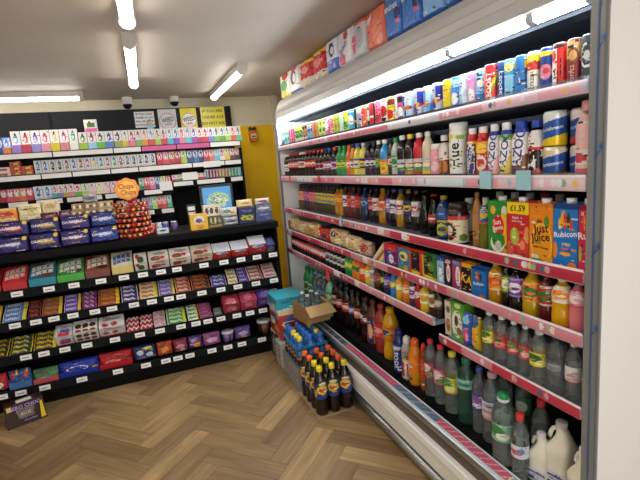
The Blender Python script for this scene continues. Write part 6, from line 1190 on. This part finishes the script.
crate('white_carton', 'pale grey carton on the floor behind the wrapped case', 'carton', .83, 1.09, 3.27, 3.42, 0, .2, 'aaa89f', paint('b4b2aa', blobs=((.1, .5, .5, .2, '8c8a84'),)), top='d0cec6')
crate('dark_carton', 'black-sided carton with white flap by the counter end', 'carton', .84, 1.08, 3.44, 3.6, 0, .23, '2c2a2a', paint('34302e', blobs=((.2, .5, .4, .24, 'b8b4ae'),)), top='cfcac0')
crate('snack_case', 'red-yellow snack case under the teal box', 'case', .85, 1.08, 3.30, 3.58, .2305, .42, 'b83228', paint('c0392c', blobs=((-.3, .6, .5, .16, 'e8d8b0'), (.4, .35, .4, .14, 'e8b83a'), (0, .8, .7, .1, '3a5a9c'), (-.6, .25, .3, .1, '2a2a30'))), top='d8b87a')
crate('red_drink_case', 'red shrink pack tucked behind the sports drinks', 'case', .9, 1.085, 3.3 - .02, 3.295, .2005, .36, '7a2018', paint('8a2a1e', blobs=((-.4, .6, .3, .2, 'e06a2a'), (.4, .5, .3, .16, 'c83a2a'))))
crate('cream_carton', 'flat cream carton directly under the teal box', 'carton', .85, 1.08, 3.31, 3.57, .4205, .455, 'd8cfae', top='d8cfae')
tb = crate('teal_box', 'teal printed multipack box topping the stack at the counter end', 'box', .84, 1.085, 3.3, 3.58, .4555, .56, '2a9cae', paint('2f9fb4', blobs=((.3, .3, .5, .1, 'c8e4e8'), (-.4, .7, .3, .12, '1f7a8c')), bands=((0, .12, 'd8dcd8'),)), top='35aabf')
# open cardboard box resting over the fridge nose, holding clear bottles
bx = MB(); W_, D_, H_ = .2, .23, .13; T_ = .004; k_ = 'b08a5c'
bx.box(-W_ / 2, W_ / 2, 0, D_, 0, T_, k_); bx.box(-W_ / 2, -W_ / 2 + T_, 0, D_, T_, H_, '9a774c'); bx.box(W_ / 2 - T_, W_ / 2, 0, D_, T_, H_, k_); bx.box(-W_ / 2 + T_, W_ / 2 - T_, 0, T_, T_, H_, 'a8835a'); bx.box(-W_ / 2 + T_, W_ / 2 - T_, D_ - T_, D_, T_, H_, k_)
fl = [MB().add([(-W_ / 2, 0, H_), (W_ / 2, 0, H_), (W_ / 2 + .01, -.09, H_ - .05), (-W_ / 2 - .01, -.09, H_ - .05), (-W_ / 2, .003, H_ + .003), (W_ / 2, .003, H_ + .003), (W_ / 2 + .01, -.088, H_ - .046), (-W_ / 2 - .01, -.088, H_ - .046)], [(0, 1, 2, 3), (4, 7, 6, 5), (3, 2, 6, 7), (0, 3, 7, 4), (1, 5, 6, 2)], 'c8a576'),
      MB().add([(W_ / 2, 0, H_), (W_ / 2, D_, H_), (W_ / 2 + .055, D_ + .01, H_ - .02), (W_ / 2 + .055, -.02, H_ - .02), (W_ / 2, 0, H_ + .003), (W_ / 2, D_, H_ + .003), (W_ / 2 + .055, D_ + .01, H_ - .017), (W_ / 2 + .055, -.02, H_ - .017)], [(0, 1, 2, 3), (4, 7, 6, 5), (2, 6, 7, 3), (0, 3, 7, 4)], 'd2b284')]
make('cardboard_box', 'open brown cardboard box with splayed flaps at the far fridge nose', 'box', [('tray', bx.mesh('tray', MATTE))] + [('flap', f.mesh('flap', MATTE)) for f in fl], (1.07, 2.98, .43), .12)
for i, (x, y) in enumerate(((1.02, 3.05), (1.1, 3.06), (1.01, 3.14), (1.09, 3.15))):
    make('water_bottle', f'clear bottle in the open cardboard box, {["front aisle side", "front fridge side", "back aisle side", "back fridge side"][i]}', 'bottle', bottle('water', .034, .2, 'dfe8ea', paint('8ab0d0', blobs=((0, .5, .5, .2, 'd8d8dc'),)), 'd0e0e8', m=WATER, key='cbx'), (x, y, .435), 0, group='bottles in the cardboard box')
# brown gift box by the counter foot
a, b_ = onz(8, 431, 0), onz(48, 416, 0); dv = (b_ - a); L = float(np.linalg.norm(dv)); rz = math.atan2(dv[1], dv[0])
h = .155
def eggp(u, v):
    if -.1 < u < .1 and .44 < v < .54: return '2a1a18'
    if abs(u) < .5 - (.3 * (.75 - v) if v < .75 else 0) and .3 < v < .74: return '6a5a54' if int(u * 20 + v * 13) % 3 else '8a7a70'
    return '341a1a'
gb = MB(); top = [(-L * .47, .02, h), (L * .47, .02, h), (L * .47, .1, h), (-L * .47, .1, h)]
gb.add([(-L / 2, 0, 0), (L / 2, 0, 0), (L / 2, .12, 0), (-L / 2, .12, 0)] + top, [(3, 2, 1, 0), (4, 5, 6, 7), (1, 2, 6, 5), (2, 3, 7, 6), (3, 0, 4, 7)], '341a1a')
gb.grid(lambda x, z: (-L / 2 * (1 - .06 * z) + x * L * (1 - .06 * z), .02 * z - .0004, h * z), 34, 20, lambda x, z: eggp(2 * x - 1, z), smooth=False)
def slant(t, s, c, cx, cz, sx=1.0):
    V, F = text2d(t, s); gb.add([(x * sx + cx, .02 * (z + cz) / h - .002, z + cz) for x, z in V], F, c)
slant('AERO CHOC', .032, 'b89ad8', 0, h * .82); slant('EGG', .03, 'c8c0bc', 0, h * .5); slant('chocolate', .02, '9a7ac8', .02, h * .2)
def patch(x0, x1, z0, z1, c): gb.add([(x0, .02 * z0 / h - .0016, z0), (x1, .02 * z0 / h - .0016, z0), (x1, .02 * z1 / h - .0016, z1), (x0, .02 * z1 / h - .0016, z1)], [(0, 1, 2, 3)], c)
gb.add([(L * .34, -.001, h * .08), (L * .47, -.001, h * .08), (L * .43, .0155, h * .82), (L * .38, .0155, h * .82)], [(0, 1, 2, 3)], 'e8c41c'); patch(L * .37, L * .44, h * .18, h * .3, 'c83a2a')
patch(-L * .44, -L * .32, h * .74, h * .94, 'e0c02a'); gb.box(-L * .18, L * .2, .03, .07, h, h + .004, 'e4e0dc')
make('gift_box', 'dark brown chocolate egg box with yellow flash standing on the floor', 'box', gb.mesh('box', PRINT), (float(a[0] + b_[0]) / 2, float(a[1] + b_[1]) / 2, 0), rz)
# slim dark post at the frame edge
q = onz(0, 478, 0)
make('display_stand', 'dark edge of a stand cut off by the frame near the floor', 'stand', [('post', MB().box(-.3, .0, -.02, .02, 0, .16, '141416').mesh('post', MATTE)), ('foot', MB().box(-.32, .005, -.04, .04, 0, .02, '1a1a1c').mesh('foot', MATTE))], (float(q[0]) + .005, float(q[1]) - .1, 0))
# ================================================================ camera, world, view
from mathutils import Matrix
cd = bpy.data.cameras.new('camera'); cam = bpy.data.objects.new('camera', cd); COL.objects.link(cam)
cd.sensor_width = 36; cd.lens = FPX / 640 * 36; cd.clip_start = .05
R_ = Matrix(((RM[0][0], -RM[1][0], -RM[2][0]), (RM[0][1], -RM[1][1], -RM[2][1]), (RM[0][2], -RM[1][2], -RM[2][2])))
cam.matrix_world = Matrix.Translation((0, 0, 1.6)) @ R_.to_4x4(); SC.camera = cam
w = bpy.data.worlds.new('room_air'); SC.world = w; w.use_nodes = True
w.node_tree.nodes['Background'].inputs[0].default_value = (.95, .97, 1, 1); w.node_tree.nodes['Background'].inputs[1].default_value = 1.5
SC.view_settings.view_transform = 'Standard'; SC.view_settings.look = 'None'; SC.view_settings.gamma = 1; SC.view_settings.use_curve_mapping = False
SC.view_settings.exposure = 1.7
SC.cycles.max_bounces = 12; SC.cycles.transparent_max_bounces = 12; SC.cycles.sample_clamp_indirect = 6
